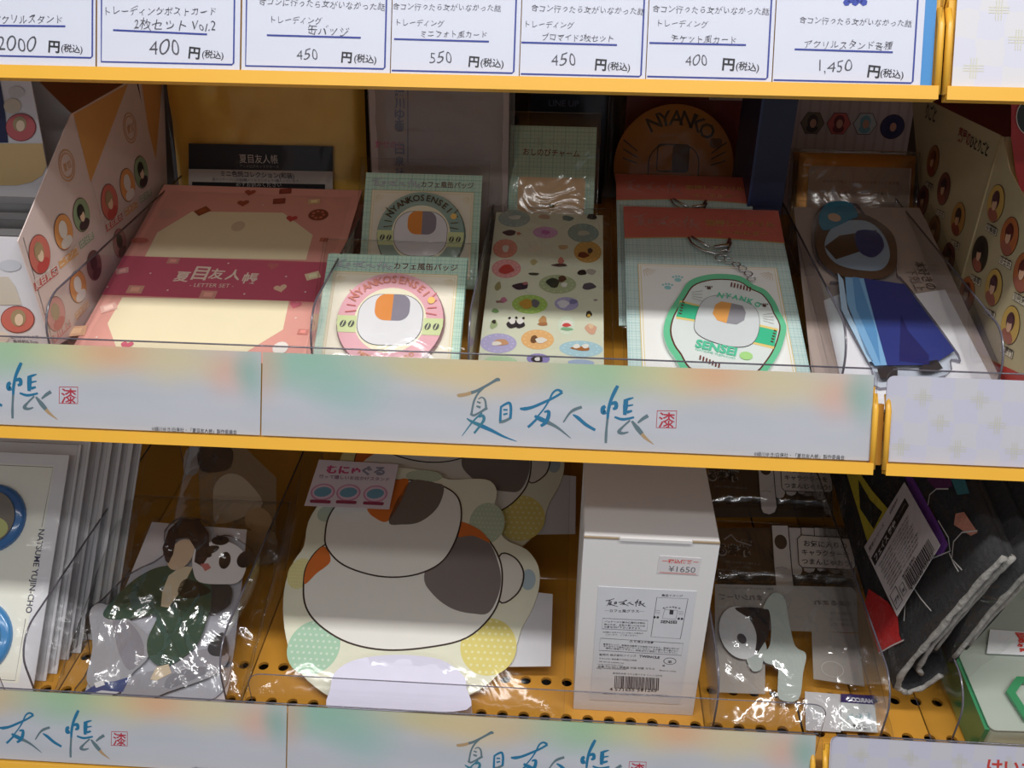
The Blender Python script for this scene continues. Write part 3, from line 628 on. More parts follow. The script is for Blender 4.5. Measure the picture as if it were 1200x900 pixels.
tB, g = display_box('second can badge display box with an orange corner, behind the white one', [(84.5, 133), (153, 94), (160, 97), (210, 300), (200, 330), (141, 330), (96, 170)], [(86, 134), (150, 98), (106, 214)],
    [(128, 237, .0145, RED, HB, SK, (206, 84, 80)), (149, 217, .0138, ORG, WH, None, WH), (165, 202, .0138, GRN, HK, SK, (70, 52, 60)), (140, 285, .012, (196, 140, 140), HK, None, (90, 60, 60))], [(152, 150, .0125)], 0)
for (p, q, cc, s_) in (((124, 268), (143, 253), (206, 110, 104), '夏目貴志'), ((146, 250), (161, 238), (226, 180, 134), 'ニャンコ'), ((164, 234), (177, 224), (160, 186, 160), '田沼要')):
    a, c = Vector(fS.px(*p)), Vector(fS.px(*q)); g.line([a, c], 0.0062, 0.0003, ink(cc)); d = (c-a).normalized(); n_ = Vector((-d.y, d.x)); g.text(s_, a+d*.001-n_*.0016, c-d*.001-n_*.0016, 0.0005, ink((244, 232, 224)), 0.01, res=1)
g.obj('round_prints', tB)
zt = fS.O.z+fS.px(84.5, 133)[1]; yt = fS.O.y+fS.px(84.5, 133)[0]; zt2 = fS.O.z+fS.px(153, 94)[1]; yt2 = fS.O.y+fS.px(153, 94)[0]
quad_part('front_panel', tB, fS, [(XS-0.12, yt+0.002, shelf_z(yt)+.002), (XS-0.0008, yt+0.002, shelf_z(yt)+.002), (XS-0.0008, yt+0.002, zt), (XS-0.12, yt+0.002, zt)], TAN)
quad_part('top_flap', tB, fS, [(XS-0.10, yt+0.004, zt-0.006), (XS-0.001, yt+0.004, zt-0.003), (XS-0.001, yt2, zt2-0.001), (XS-0.08, yt2, zt2-0.003)], pm('brown_card', (150, 96, 50), 0.5))
fS2 = Fr((XS-0.001, yt2+0.006, EYE-0.372), 90, 90)
t = thing('display_box', 'third display box with an orange corner, beside the gold packet', 'display box', fS2)
P = [fS2.px(*p) for p in [(163, 97), (192, 95), (196, 215), (205, 290), (190, 262)]]; P = [(a, max(b_, shelf_z(fS2.O.y+a)+.0005-fS2.O.z)) for a, b_ in P]; b = B(); b.slab(P, -0.0007, 0, PINKW); b.obj('side_panel', t)
g = B(); g.poly(fS2.pxs([(166, 98), (190, 96), (181, 205)]), L_, TAN); g.obj('orange_corner_print', t)

# ================================================================== pink letter set
def from_px(px, py, Y, e, yaw=0, roll=0): return Fr(onY(px, py, Y), e, yaw, roll)
fLt = Fr((-0.2785, 0.575, shelf_z(0.575)+0.014), 14.5)
SAL, ROSE, CRM = (234, 170, 158), (206, 98, 122), (248, 236, 200)
c6_top = fLt.px(300, 219.5)[1]
def letter_set(fr, label, printed):
    t = thing('letter_set', label, 'letter set', fr, 'stack of pink letter sets')
    w2 = 0.0925; v0, v1 = 0.0, c6_top
    b = B(); b.slab([(-w2, v0), (w2, v0), (w2, v1), (-w2, v1)], -0.0026, 0.0, pm('salmon_paper', SAL, 0.42, 0, 0.03)); b.obj('envelope_stack', t)
    return t
t = letter_set(fLt, 'pink letter set with cream note panels, on top of its stack', True)
c6 = lambda pts: [fLt.px(75+a/3.4286, 210+b_/3.4286) for a, b_ in pts]
g = B(); g.poly(c6([(325, 312), (375, 215), (515, 130), (880, 135), (1000, 225), (972, 325)]), L_, ink(CRM)); g.poly(c6([(235, 475), (905, 488), (880, 605), (740, 690), (640, 760), (300, 760), (215, 690), (175, 580)]), L_, ink(CRM)); g.obj('note_panels', t)
g = B(); w2 = 0.0925; va = fLt.px(75+640/3.4286, 210+322/3.4286)[1]; vb = fLt.px(75+560/3.4286, 210+478/3.4286)[1]
g.slab([(-w2-.0002, vb), (w2+.0002, vb), (w2+.0002, va), (-w2-.0002, va)], 0, 0.0004, ink(ROSE)); g.obj('rose_band', t)
g = B(); CT = ink((244, 224, 208)); h = 0.0006
cu = c6([(440, 405), (780, 420)])
for ch, x, y, dz in (('夏', 438, 408, 0), ('目', 510, 400, 0), ('友', 578, 398, 0), ('人', 645, 402, 0), ('帳', 712, 416, 0)):
    a, c = c6([(x, y), (x+60, y+3)]); g.text(ch, a, c, h, CT, 0.02, 1.12, res=2)
a, c = c6([(503, 434), (680, 438)]); g.text('- LETTER SET -', a, c, h, CT, 0.0, 1.15); g.obj('title_print', t)
g = B()
def heart(g, c, r, h, mt, rot=0):
    pts = []
    for i in range(20):
        a = 2*PI*i/20; x = 0.062*16*math.sin(a)**3; y = 0.062*(13*math.cos(a)-5*math.cos(2*a)-2*math.cos(3*a)-math.cos(4*a)); q = math.radians(rot)
        pts.append((c[0]+r*(x*math.cos(q)-y*math.sin(q)), c[1]+r*(x*math.sin(q)+y*math.cos(q))))
    g.poly(pts, h, mt)
def P6(x, y): return c6([(x, y)])[0]
for (x, y, r, c, ro) in ((915, 160, .0052, (206, 80, 80), 0), (870, 440, .0055, (244, 206, 178), 20), (930, 505, .005, (226, 120, 140), -10), (253, 668, .005, (222, 110, 130), 0), (720, 98, .0055, (168, 84, 64), 10), (748, 55, .0052, (168, 84, 64), 0), (840, 350, .005, (206, 120, 120), 0)): heart(g, P6(x, y), r, h, ink(c), ro)
c = P6(1022, 145); g.ell(c, .0088, .0085, h, ink((140, 74, 56))); 
for k in range(7): g.ell((c[0]+.005*math.cos(k*.9), c[1]+.005*math.sin(k*.9)), .0015, .0015, h+L_, ink((206, 120, 104)), 8)
for (x, y, s_, c, ro) in ((557, 130, .0062, (156, 84, 50), 45), (180, 518, .0062, (236, 190, 178), 30), (235, 370, .005, (226, 170, 166), 20), (865, 90, .0055, (140, 70, 60), 10), (890, 50, .0055, (140, 70, 60), 10), (1005, 92, .0052, (236, 206, 160), 10), (1000, 390, .006, (244, 222, 186), 25), (50, 612, .0075, (236, 190, 150), 10), (287, 445, .0065, (226, 170, 150), 0), (580, 466, .0065, (226, 164, 150), 0), (440, 330, .005, (214, 150, 140), 0), (960, 615, .004, (214, 140, 130), 0), (1045, 245, .0035, (190, 110, 90), 0)):
    c_ = P6(x, y); q = math.radians(ro); pts = [(c_[0]+s_*(a*math.cos(q)-b_*math.sin(q)*.75), c_[1]+s_*(a*math.sin(q)+b_*.75*math.cos(q))) for a, b_ in ((-1, -1), (1, -1), (1, 1), (-1, 1))]
    g.poly(pts, h, ink(c)); pts2 = [(c_[0]+(p[0]-c_[0])*.55, c_[1]+(p[1]-c_[1])*.55) for p in pts]; g.poly(pts2, h+L_, ink(tuple(min(255, int(v_*1.14)) for v_ in c)))
for (x, y) in ((175, 435), (348, 380), (417, 448), (661, 340), (725, 463), (893, 393), (970, 455), (132, 637), (932, 560), (800, 105)): g.ell(P6(x, y), .0009, .0009, h, ink((248, 226, 220)), 8)
c = P6(700, 190); g.ell(c, .006, .0075, L_*2, ink((226, 206, 176)), 12); g.ell(P6(415, 140), .009, .008, L_*2, ink((222, 170, 158)), 12); g.ell(P6(870, 680), .006, .007, h, ink((246, 240, 232)), 12); g.ell(P6(305, 248), .008, .004, h, ink((206, 124, 112)), 10)
g.obj('sweets_print', t)
bag(t, fLt, -0.096, -0.004, 0.096, c6_top+.004, 0.0012, 0.0005, film('smooth_wrap', (0.96, 0.96, 0.96), 0.01, 0.2, 0.25, 20), 3, back=-0.003)
for k, (dz, e) in enumerate(((0.0036, 12.0), (0.0070, 9.5), (0.0102, 7.0))):
    f2 = Fr(fLt.O - Vector((0, 0, dz)), e); t2 = letter_set(f2, ['pink letter set lying directly under the top one', 'pink letter set second from the bottom of the stack', 'pink letter set at the bottom of the stack'][k], False)

# ================================================================== gold packet, wrapped prints, cards standing at the back
def stand(px, py, Y, e, z0off=0.001):
    """frame whose origin sits on the shelf deck under the given sight line at depth Y"""
    p = onY(px, py, Y); return Fr((p.x, Y, shelf_z(Y)+z0off), e)
fG = stand(312, 160, 0.842, 80)
GOLD = pm('gold_foil', (248, 190, 80), 0.36, 0.25, 0.25, 18, 0.9)
t = thing('gold_packet', 'gold foil packet with a black and white title label, standing at the back', 'packet', fG)
a = fG.px(198, 110)[0]; c = fG.px(427, 110)[0]; b = B(); vs = []; n = 30
for j in range(n+1):
    for i in range(n+1):
        x, y = i/n, j/n; e = min(1, 7*min(x, 1-x), 7*min(y, 1-y)); vs.append((a+(c-a)*x, 0.22*y, 0.006*math.sqrt(max(e, 0))+0.004*noise.noise(Vector((x*4, y*4, 1)))+0.0018*noise.noise(Vector((x*13, y*9, 5)))))
b.add(vs, [(j*(n+1)+i, j*(n+1)+i+1, (j+1)*(n+1)+i+1, (j+1)*(n+1)+i) for j in range(n) for i in range(n)], GOLD, True); b.obj('foil_pouch', t)
g = B(); q = fG.pxs([(221, 216), (390, 221), (390, 171), (221, 168)]); h0 = 0.0125
lab = lambda p, hh: g.poly([fG.px(*x_, hh) for x_ in p], hh, ink(lc))
lc = (24, 22, 24); lab([(221, 168), (390, 171.5), (390, 201), (221, 198)], h0); lc = (196, 188, 180); lab([(221, 198), (390, 201), (390, 222), (221, 218)], h0); lc = (24, 22, 24); lab([(225, 213), (381, 216), (381, 224), (225, 221)], h0+L_)
g.text('夏目友人帳', fG.px(281, 190, h0), fG.px(326, 191, h0), h0+2*L_, ink((206, 200, 190)), 0.0, 1.2, res=2); g.text('アニメ公式キャラクターズ', fG.px(281, 196, h0), fG.px(327, 197, h0), h0+2*L_, ink((150, 146, 140)), 0.0, 1, res=1)
g.text('ミニ色紙コレクション(和装)', fG.px(259, 206, h0), fG.px(345, 209, h0), h0+2*L_, ink((40, 34, 32)), 0.014, 1.05, res=2)
g.text('本パッケージには全8種のうちランダムで1種入っています。', fG.px(249, 211.5, h0), fG.px(352, 214, h0), h0+2*L_, ink((60, 54, 50)), 0, 1, res=1)
g.text('必ずお読みください', fG.px(277, 218, h0), fG.px(330, 219, h0), h0+2*L_, ink((200, 196, 190)), 0, 1, res=1)
g.obj('title_label', t)
bag(t, fG, a-0.004, 0, c+0.004, 0.225, 0.010, 0.002, CLEAR, 11, back=-0.003)
fW = stand(520, 150, 0.80, 82)
t = thing('wrapped_print_bundle', 'pale print bundle in clear wrap with blue vertical writing, behind the badge cards', 'bundle', fW)
a = fW.px(437, 150)[0]; c = fW.px(597, 150)[0]
b = B(); b.box((a, 0, 0), (c, 0.21, 0.012), pm('pale_mauve_board', (176, 160, 156), 0.5)); b.obj('board', t)
g = B(); 
for i, ch in enumerate('緑川ゆき・白泉社'): 
    p = fW.px(468.5, 112+13.5*i, .012); g.text(ch, (p[0]-.0042, p[1]), (p[0]+.0042, p[1]), 0.0124, ink((50, 66, 130)), 0.02)
g.text('かせのに', fW.px(440, 172, .012), fW.px(474, 174, .012), 0.0126, ink((190, 80, 120)), 0.03, 1.1); g.line([fW.px(478, 60, .012), fW.px(478, 190, .012)], .0008, 0.0122, ink((50, 66, 130))); g.obj('writing', t)
bag(t, fW, a-0.003, 0, c+0.004, 0.215, 0.016, 0.0022, MILK, 17, back=-0.002)

# ---- cafe badge cards
MINT = plaid_mat('mint_plaid_card', (196, 226, 206), (130, 186, 176))
def badge_card(fr, half, label, ring_col, px_ref=None, depth=0.11):
    """card with framed panel, can badge and wrapper; local frame centre of top edge at v=depth"""
    t = thing('badge_card_pack', label, 'badge pack', fr, 'cafe badge packs')
    D = depth
    b = B(); b.slab([(-half, 0), (half, 0), (half, D), (-half, D)], -0.0008, 0, MINT); b.obj('backing_card', t)
    g = B(); y1 = D-0.0155; x = half-0.0065
    g.poly([(-x, 0.008), (x, 0.008), (x, y1), (-x, y1)], L_, ink((240, 234, 214)))
    for k, cc in ((0, (226, 200, 120)), (0.0018, (232, 212, 150))): g.line([(-x+k, 0.008+k), (x-k, 0.008+k), (x-k, y1-k), (-x+k, y1-k)], 0.0006, 2*L_, ink(cc), True)
    for sx in (-1, 1):
        for k in range(6):
            aa = math.radians(200+k*13) if sx > 0 else math.radians(340-k*13); cx, cy = sx*(x-.003), y1-.003
            g.line([(cx+.002*math.cos(aa), cy+.002*math.sin(aa)), (cx+.008*math.cos(aa), cy+.008*math.sin(aa))], .0003, 2*L_, ink((226, 206, 150)))
    g.obj('framed_panel', t)
    g = B(); g.text('カフェ風缶バッジ', (-0.002, D-0.0115), (half-0.007, D-0.0115), 2*L_, ink((104, 44, 44)), 0.008, 1.05)
    for cc, sc, hh in (((96, 120, 140), 1.9, 2*L_), ((226, 232, 230), 0.9, 3*L_)):
        for _, pts in LOGO: g.line([(-half+0.005+(p[0]-535)/230*half*0.86, D-0.004-(p[1]-440)/85*0.0095, max(p[2]*0.0001*sc*1.6, .0003)) for p in pts], 0, hh, ink(cc))
    g.obj('title_print', t)
    r = half*0.755; c = (0.001, y1-0.0015-r)
    g = B(); prof = [(r, 0.0), (r, 0.0022), (r*0.985, 0.0036), (r*0.95, 0.0046), (r*0.88, 0.0052)]
    g.dome(c, prof, pm('badge_rim', tuple(int(v_*0.7) for v_ in ring_col), 0.25, 0, 0.03, coat=0.8)); bd = g.obj('can_badge', t)
    g = B(); h = 0.0053; rc = r*0.97
    def disc_clip(r0, y0, y1_): 
        P = [(c[0]+r0*math.cos(2*PI*i/72), c[1]+max(y0, min(y1_, r0*math.sin(2*PI*i/72)))) for i in range(72)]; return P
    PC = pm('badge_print', ring_col, 0.2, 0, 0.02, coat=0.6)
    g.poly([(c[0]+rc*math.cos(2*PI*i/60), c[1]+rc*math.sin(2*PI*i/60)) for i in range(60)], h, PC)
    g.ell(c, r*.66, r*.66, h+L_, pm('badge_cream', (246, 240, 212), 0.2, coat=0.6), 48)
    GB = pm('badge_green', (214, 226, 170), 0.2, coat=0.6)
    for sx in (-1, 1): g.poly([(c[0]+sx*r*.60, c[1]-r*.28), (c[0]+sx*r*.93, c[1]-r*.28), (c[0]+sx*r*.97, c[1]-r*.1), (c[0]+sx*r*.97, c[1]+r*.06), (c[0]+sx*r*.62, c[1]+r*.06)], h+2*L_, GB)
    HW = pm('badge_white', (232, 232, 236), 0.2, coat=0.6)
    g.poly(rr(c[0]-r*.60, c[1]-r*.52, c[0]+r*.60, c[1]+r*.52, r*.42, 8), h+3*L_, pm('badge_line', (70, 80, 84), .3)); g.poly(rr(c[0]-r*.59, c[1]-r*.51, c[0]+r*.59, c[1]+r*.51, r*.42, 8), h+4*L_, HW)
    q = rr(c[0]-r*.30, c[1]-r*.02, c[0]+r*.34, c[1]+r*.52, r*.2, 6); 
    g.poly([(min(p[0], c[0]+r*.02), p[1]) for p in q], h+5*L_, pm('badge_orange', (232, 148, 76), 0.2, coat=.6)); g.poly([(max(p[0], c[0]+r*.02), p[1]) for p in q], h+5*L_, pm('badge_grey', (140, 136, 150), 0.2, coat=.6))
    for sx in (-1, 1):
        for k in (0, 1): 
            bc = (c[0]+sx*r*(.70+.15*k), c[1]-r*.11); g.ell(bc, r*.052, r*.072, h+5*L_, ink((70, 72, 66)), 14, -25); g.line([(bc[0]-r*.02, bc[1]-r*.06), (bc[0]+r*.02, bc[1]+r*.06)], r*.018, h+6*L_, ink((214, 226, 170)))
        for k in range(4): 
            aa = math.radians(62+k*9)*1; g.line([(c[0]+sx*r*(.64+.02*k), c[1]+r*(.16+.10*k)), (c[0]+sx*r*(.84-.01*k), c[1]+r*(.13+.15*k))], r*.022, h+5*L_, ink((206, 110, 110)) if ring_col[0] > 200 else ink((90, 80, 40)))
    g.arc_text('NYANKOSENSEI', c, r*.76, 148, 42, r*.205, h+6*L_, ink((206, 128, 112)) if ring_col[0] > 200 else ink((70, 56, 30)), 0.02)
    g.arc_text('NATSUME YUJIN-CHO', c, r*.86, 236, 304, r*.12, h+6*L_, ink((226, 160, 110)), 0.01)
    g.ell((c[0]+r*.72, c[1]+r*.42), r*.07, r*.07, h+6*L_, ink((244, 200, 110)), 14)
    pr = g.obj('badge_print', t); pr.parent = bd
    bag(t, fr, -half-0.005, -0.002, half+0.006, D+0.013, 0.0075, 0.0016, CLEAR, 5 if ring_col[0] > 200 else 8, back=-0.001)
    return t
fB1 = from_px(466, 300, 0.672, 36)
hB = (fB1.px(548, 304)[0]-fB1.px(385, 298)[0])/2
D1 = 0.112
fB1 = Fr(fB1.O - fB1.v*D1 + fB1.n*0.0, 36)
badge_card(fB1, hB, 'front cafe badge card with a pink ringed can badge', (236, 180, 190), depth=D1)
f = Fr(fB1.O-fB1.n*0.0075+fB1.v*0.004, 36); 
t = thing('badge_card_pack', 'mint badge card tucked directly behind the pink badge card', 'badge pack', f, 'cafe badge packs'); b = B(); b.slab([(-hB, 0), (hB, 0), (hB, D1+.001), (-hB, D1+.001)], -0.0008, 0, MINT); b.obj('backing_card', t); bag(t, f, -hB-.005, 0, hB+.006, D1+.014, .0042, .0012, CLEAR, 21, back=-.001)
fB2 = from_px(497, 204, 0.775, 50)
hB2 = (fB2.px(565, 207)[0]-fB2.px(429, 200)[0])/2
fB2 = Fr(fB2.O - fB2.v*0.100, 50)
badge_card(fB2, hB2, 'rear cafe badge card with a pale blue-green badge, half hidden', (150, 178, 168), depth=0.100)

# ---- sticker sheet
fK = Fr((-0.0135, 0.575, shelf_z(0.575)+0.013), 15.5)
def sticker_sheet(fr, label, printed):
    t = thing('sticker_sheet', label, 'sticker sheet', fr, 'sticker sheet packs')
    b = B(); b.slab([(-0.047, 0.0), (0.047, 0.0), (0.047, 0.218), (-0.047, 0.218)], -0.0009, 0, pm('sticker_paper', (226, 230, 208), 0.4)); b.obj('sheet', t)
    return t
t = sticker_sheet(fK, 'cream sheet of small oval animal stickers, top of its stack', True)
g = B(); ck = lambda x, y: fK.px(545+x/3.828, 200+y/3.83)
ST = [(220, 215, 72, 38, (170, 186, 182)), (180, 350, 55, 42, (226, 150, 132)), (185, 440, 66, 42, (226, 160, 160)), (360, 278, 56, 26, (216, 166, 206)), (530, 280, 70, 42, (150, 172, 166)), (550, 365, 62, 48, (214, 170, 96)), (415, 510, 84, 42, (176, 190, 150)),
      (290, 600, 80, 42, (170, 206, 110)), (455, 598, 54, 30, (176, 172, 214)), (150, 775, 82, 44, (186, 180, 220)), (325, 758, 74, 44, (240, 190, 130)), (520, 800, 98, 36, (176, 212, 226)), (328, 845, 52, 24, (150, 140, 200)), (160, 855, 74, 22, (190, 220, 180)), (455, 695, 38, 44, (222, 236, 214)), (520, 862, 60, 14, (170, 190, 220))]
for i, (x, y, rx, ry, c) in enumerate(ST):
    a = ck(x, y); ax = abs(ck(x+rx, y)[0]-a[0]); ay = abs(ck(x, y-ry)[1]-a[1]); g.ell(a, ax, ay, L_, ink(c), 28)
    for k in range(14): 
        qx, qy = a[0]+ax*.8*math.cos(k*.45), a[1]+ay*.8*math.sin(k*.45); g.ell((qx, qy), ax*.06, ay*.06, 2*L_, ink(tuple(min(255, v_+26) for v_ in c)), 6)
g.obj('oval_stickers', t)
g = B()
AN = [(255, 130, 30, 20, (226, 222, 210), 0), (255, 125, 14, 9, (196, 110, 70), 1), (385, 98, 20, 14, (110, 116, 96), 0), (350, 150, 18, 12, (226, 220, 210), 0), (388, 158, 14, 9, (80, 92, 70), 1), (225, 212, 28, 10, (226, 226, 220), 1), (355, 208, 26, 12, (206, 170, 150), 0), (460, 215, 26, 12, (110, 130, 130), 0), (568, 208, 22, 14, (70, 60, 60), 0),
      (200, 280, 30, 12, (86, 60, 70), 0), (240, 284, 10, 7, (200, 130, 110), 1), (360, 278, 20, 10, (200, 110, 180), 1), (530, 282, 26, 12, (206, 206, 190), 1), (182, 352, 14, 18, (236, 230, 220), 1), (310, 350, 32, 16, (232, 224, 204), 0), (440, 345, 22, 12, (212, 180, 140), 0), (530, 380, 26, 12, (120, 50, 40), 1), (560, 362, 12, 12, (80, 56, 50), 1),
      (185, 444, 34, 20, (196, 70, 66), 1), (308, 412, 16, 12, (190, 180, 130), 0), (430, 405, 14, 14, (206, 130, 120), 0), (425, 425, 36, 7, (90, 60, 60), 0), (308, 465, 24, 7, (60, 66, 60), 0), (525, 458, 20, 14, (40, 34, 36), 0), (565, 455, 24, 12, (180, 174, 164), 0), (148, 520, 14, 20, (160, 156, 110), 0), (250, 520, 36, 16, (56, 44, 64), 0), (270, 508, 12, 8, (190, 120, 130), 1), (395, 505, 30, 20, (50, 60, 52), 1), (435, 488, 18, 14, (90, 60, 50), 2), (445, 515, 14, 12, (232, 232, 226), 2), (555, 520, 30, 16, (90, 86, 100), 0),
      (172, 582, 16, 12, (206, 130, 160), 0), (152, 590, 16, 6, (160, 120, 120), 1), (275, 600, 30, 20, (206, 160, 70), 1), (315, 598, 18, 20, (110, 110, 120), 2), (440, 600, 26, 16, (226, 226, 236), 1), (485, 590, 18, 12, (130, 130, 180), 2), (585, 582, 10, 5, (160, 150, 150), 0), (135, 630, 16, 10, (130, 170, 110), 0), (555, 645, 14, 14, (60, 56, 50), 0), (555, 652, 8, 7, (226, 190, 90), 1),
      (128, 690, 16, 22, (170, 186, 140), 0), (130, 680, 9, 9, (60, 52, 50), 1), (212, 690, 24, 20, (54, 50, 56), 0), (212, 676, 15, 13, (238, 236, 232), 1), (248, 690, 20, 20, (54, 50, 56), 0), (248, 676, 15, 13, (238, 236, 232), 1), (200, 664, 6, 5, (40, 36, 40), 2), (262, 664, 6, 5, (40, 36, 40), 2), (230, 662, 6, 5, (40, 36, 40), 2), (350, 675, 18, 20, (196, 150, 100), 0), (350, 690, 22, 8, (176, 120, 80), 1), (455, 690, 26, 20, (244, 240, 232), 1), (455, 695, 20, 8, (216, 80, 80), 2), (455, 712, 28, 7, (140, 190, 150), 2), (565, 712, 26, 22, (226, 176, 150), 0), (565, 700, 12, 10, (236, 206, 170), 1),
      (160, 772, 34, 16, (210, 160, 120), 1), (140, 778, 22, 10, (238, 232, 226), 2), (310, 758, 18, 16, (120, 84, 56), 1), (340, 764, 26, 12, (238, 234, 226), 2), (520, 800, 44, 9, (176, 110, 60), 1), (500, 790, 16, 10, (240, 238, 230), 2), (540, 790, 16, 10, (240, 238, 230), 2), (325, 848, 26, 16, (50, 46, 56), 1), (325, 848, 12, 10, (236, 232, 230), 2)]
for (x, y, rx, ry, c, ly) in AN:
    a = ck(x, y); ax = abs(ck(x+rx, y)[0]-a[0]); ay = abs(ck(x, y-ry)[1]-a[1])
    pts = [(a[0]+ax*math.cos(q)*(1+.16*math.sin(3*q+x)), a[1]+ay*math.sin(q)*(1+.16*math.cos(2*q+y))) for q in [2*PI*i/14 for i in range(14)]]; g.poly(pts, (2+ly)*L_, ink(c))
g.obj('sticker_motifs', t)
bag(t, fK, -0.053, -0.004, 0.054, 0.226, 0.0028, 0.0022, CLEAR2, 31, 30, 50, back=-0.001)
for k, (dz, e) in enumerate(((0.0036, 12.5), (0.0068, 9.5), (0.0100, 6.5))):
    t2 = sticker_sheet(Fr(fK.O-Vector((0, 0, dz)), e), ['sticker sheet just under the top one', 'sticker sheet second from the bottom of its stack', 'sticker sheet at the bottom of its stack'][k], False)

# ---- charm card behind the stickers
fC = from_px(649, 148, 0.83, 62); hC = (fC.px(699, 148)[0]-fC.px(598, 148)[0])/2
DC = 0.10; fC = Fr(fC.O-fC.v*DC, 62)
t = thing('charm_card', 'pale green plaid charm card standing behind the sticker sheets', 'card', fC)
b = B(); b.slab([(-hC, 0), (hC, 0), (hC, DC), (-hC, DC)], -0.001, 0, MINT); b.obj('backing_card', t)
g = B(); p, q = fC.px(613, 181), fC.px(679, 184); g.text('おしのびチャーム', p, q, 2*L_, ink((120, 44, 40)), 0.01, 1.1)
for _, pts in LOGO: g.line([(-0.016+(x_[0]-535)/230*0.031, DC-0.0085-(x_[1]-440)/85*0.011, max(.00032, x_[2]*.00013)) for x_ in pts], 0, 2*L_, ink((176, 196, 186)))
g.obj('title_print', t); g = B(); g.poly(rr(-hC*.78, 0.0, hC*.78, DC*.55, .003), L_, ink((226, 190, 150))); g.obj('peach_panel', t)
bag(t, fC, -hC-.003, 0, hC+.003, DC+0.012, 0.004, 0.0018, CLEAR2, 41, back=-.001)
# ---- navy books at the back, between
fN = stand(655, 115, 0.95, 86); t = thing('navy_box', 'dark navy box at the back above the charm card', 'box', fN); a = fN.px(622, 112)[0]; c = fN.px(712, 112)[0]
b = B(); b.box((a, 0, -0.02), (c, 0.2, 0), pm('navy_card', (30, 36, 62), 0.35)); b.obj('box_body', t); g = B(); g.text('LINE UP', fN.px(643, 124), fN.px(678, 125), L_*2, ink((110, 120, 150)), 0.01); g.obj('lettering', t)
bag(t, fN, a-.002, 0, c+.002, .2, .003, .001, CLEAR, 44, back=-.001)
fN = stand(904, 180, 0.80, 88); t = thing('navy_box', 'tall dark navy box between the coaster pack and the hexagon icon card', 'box', fN); a = fN.px(884, 180)[0]; c = fN.px(926, 180)[0]
b = B(); b.box((a, 0, -0.09), (c, 0.185, 0), pm('navy_card', (26, 32, 66), 0.4)); b.obj('box_body', t, bevel=.001); g = B(); g.box((a, 0.0, 0), (a+.002, .185, .0006), pm('navy_edge', (44, 54, 96), .4)); g.obj('folded_edge', t)

# ---- wooden coaster pack
fO = from_px(789, 194, 0.92, 70); r = (fO.px(859, 197)[0]-fO.px(719, 197)[0])/2
t = thing('wooden_coaster', 'round wooden coaster with burnt lettering in a clear pack', 'coaster', fO)
WOOD = pm('plywood', (190, 126, 62), 0.55, 0, 0.2, 30); b = B(); b.dome((0, 0), [(r, -0.003), (r, 0.001), (r*.985, 0.002), (r*.5, .0021)], WOOD, 48); b.obj('disc', t)
g = B(); BR = ink((56, 34, 22)); h = .0024; g.arc_text('NYANKO', (0, 0), r*.66, 118, 48, r*.34, h, BR, 0.015)
for sx in (-1, 1):
    for k in range(3): g.line([(sx*r*.62, r*(.02+.1*k)), (sx*r*.86, r*(.10+.15*k))], r*.022, h, BR)
g.line(rr(-r*.42, -r*.55, r*.42, r*.34, r*.3), r*.02, h, BR, True); g.poly(rr(-.03*r, -.1*r, .24*r, .34*r, .05*r), h+L_, ink((96, 60, 36))); g.line(rr(-.28*r, -.1*r, .24*r, .34*r, .05*r), r*.02, h+L_, BR, True)
g.poly(rr(r*.58, r*.30, r*.78, r*.46, r*.05), h, ink((120, 74, 40))); g.obj('burnt_print', t)
bag(t, fO, -r*1.13, -r*1.1, r*1.32, r*1.28, 0.006, 0.002, CLEAR, 51, back=-.004)
fN = stand(835, 110, 0.965, 88); t = thing('red_pack', 'dark red pack with a barcode at the back above the coaster', 'packet', fN); a = fN.px(735, 110)[0]; c = fN.px(880, 110)[0]
b = B(); b.box((a, 0, -0.015), (c, 0.2, 0), pm('dark_red_card', (120, 42, 38), 0.4)); b.obj('box_body', t)
g = B(); g.poly(fN.pxs([(831, 107), (870, 108), (870, 118), (831, 117)]), L_, ink((200, 190, 185)))
for k in range(14): g.line([fN.px(834+2.4*k, 108), fN.px(834+2.4*k, 115)], .0006+.0003*(k % 3), 2*L_, ink((40, 34, 34)))
g.obj('barcode', t)

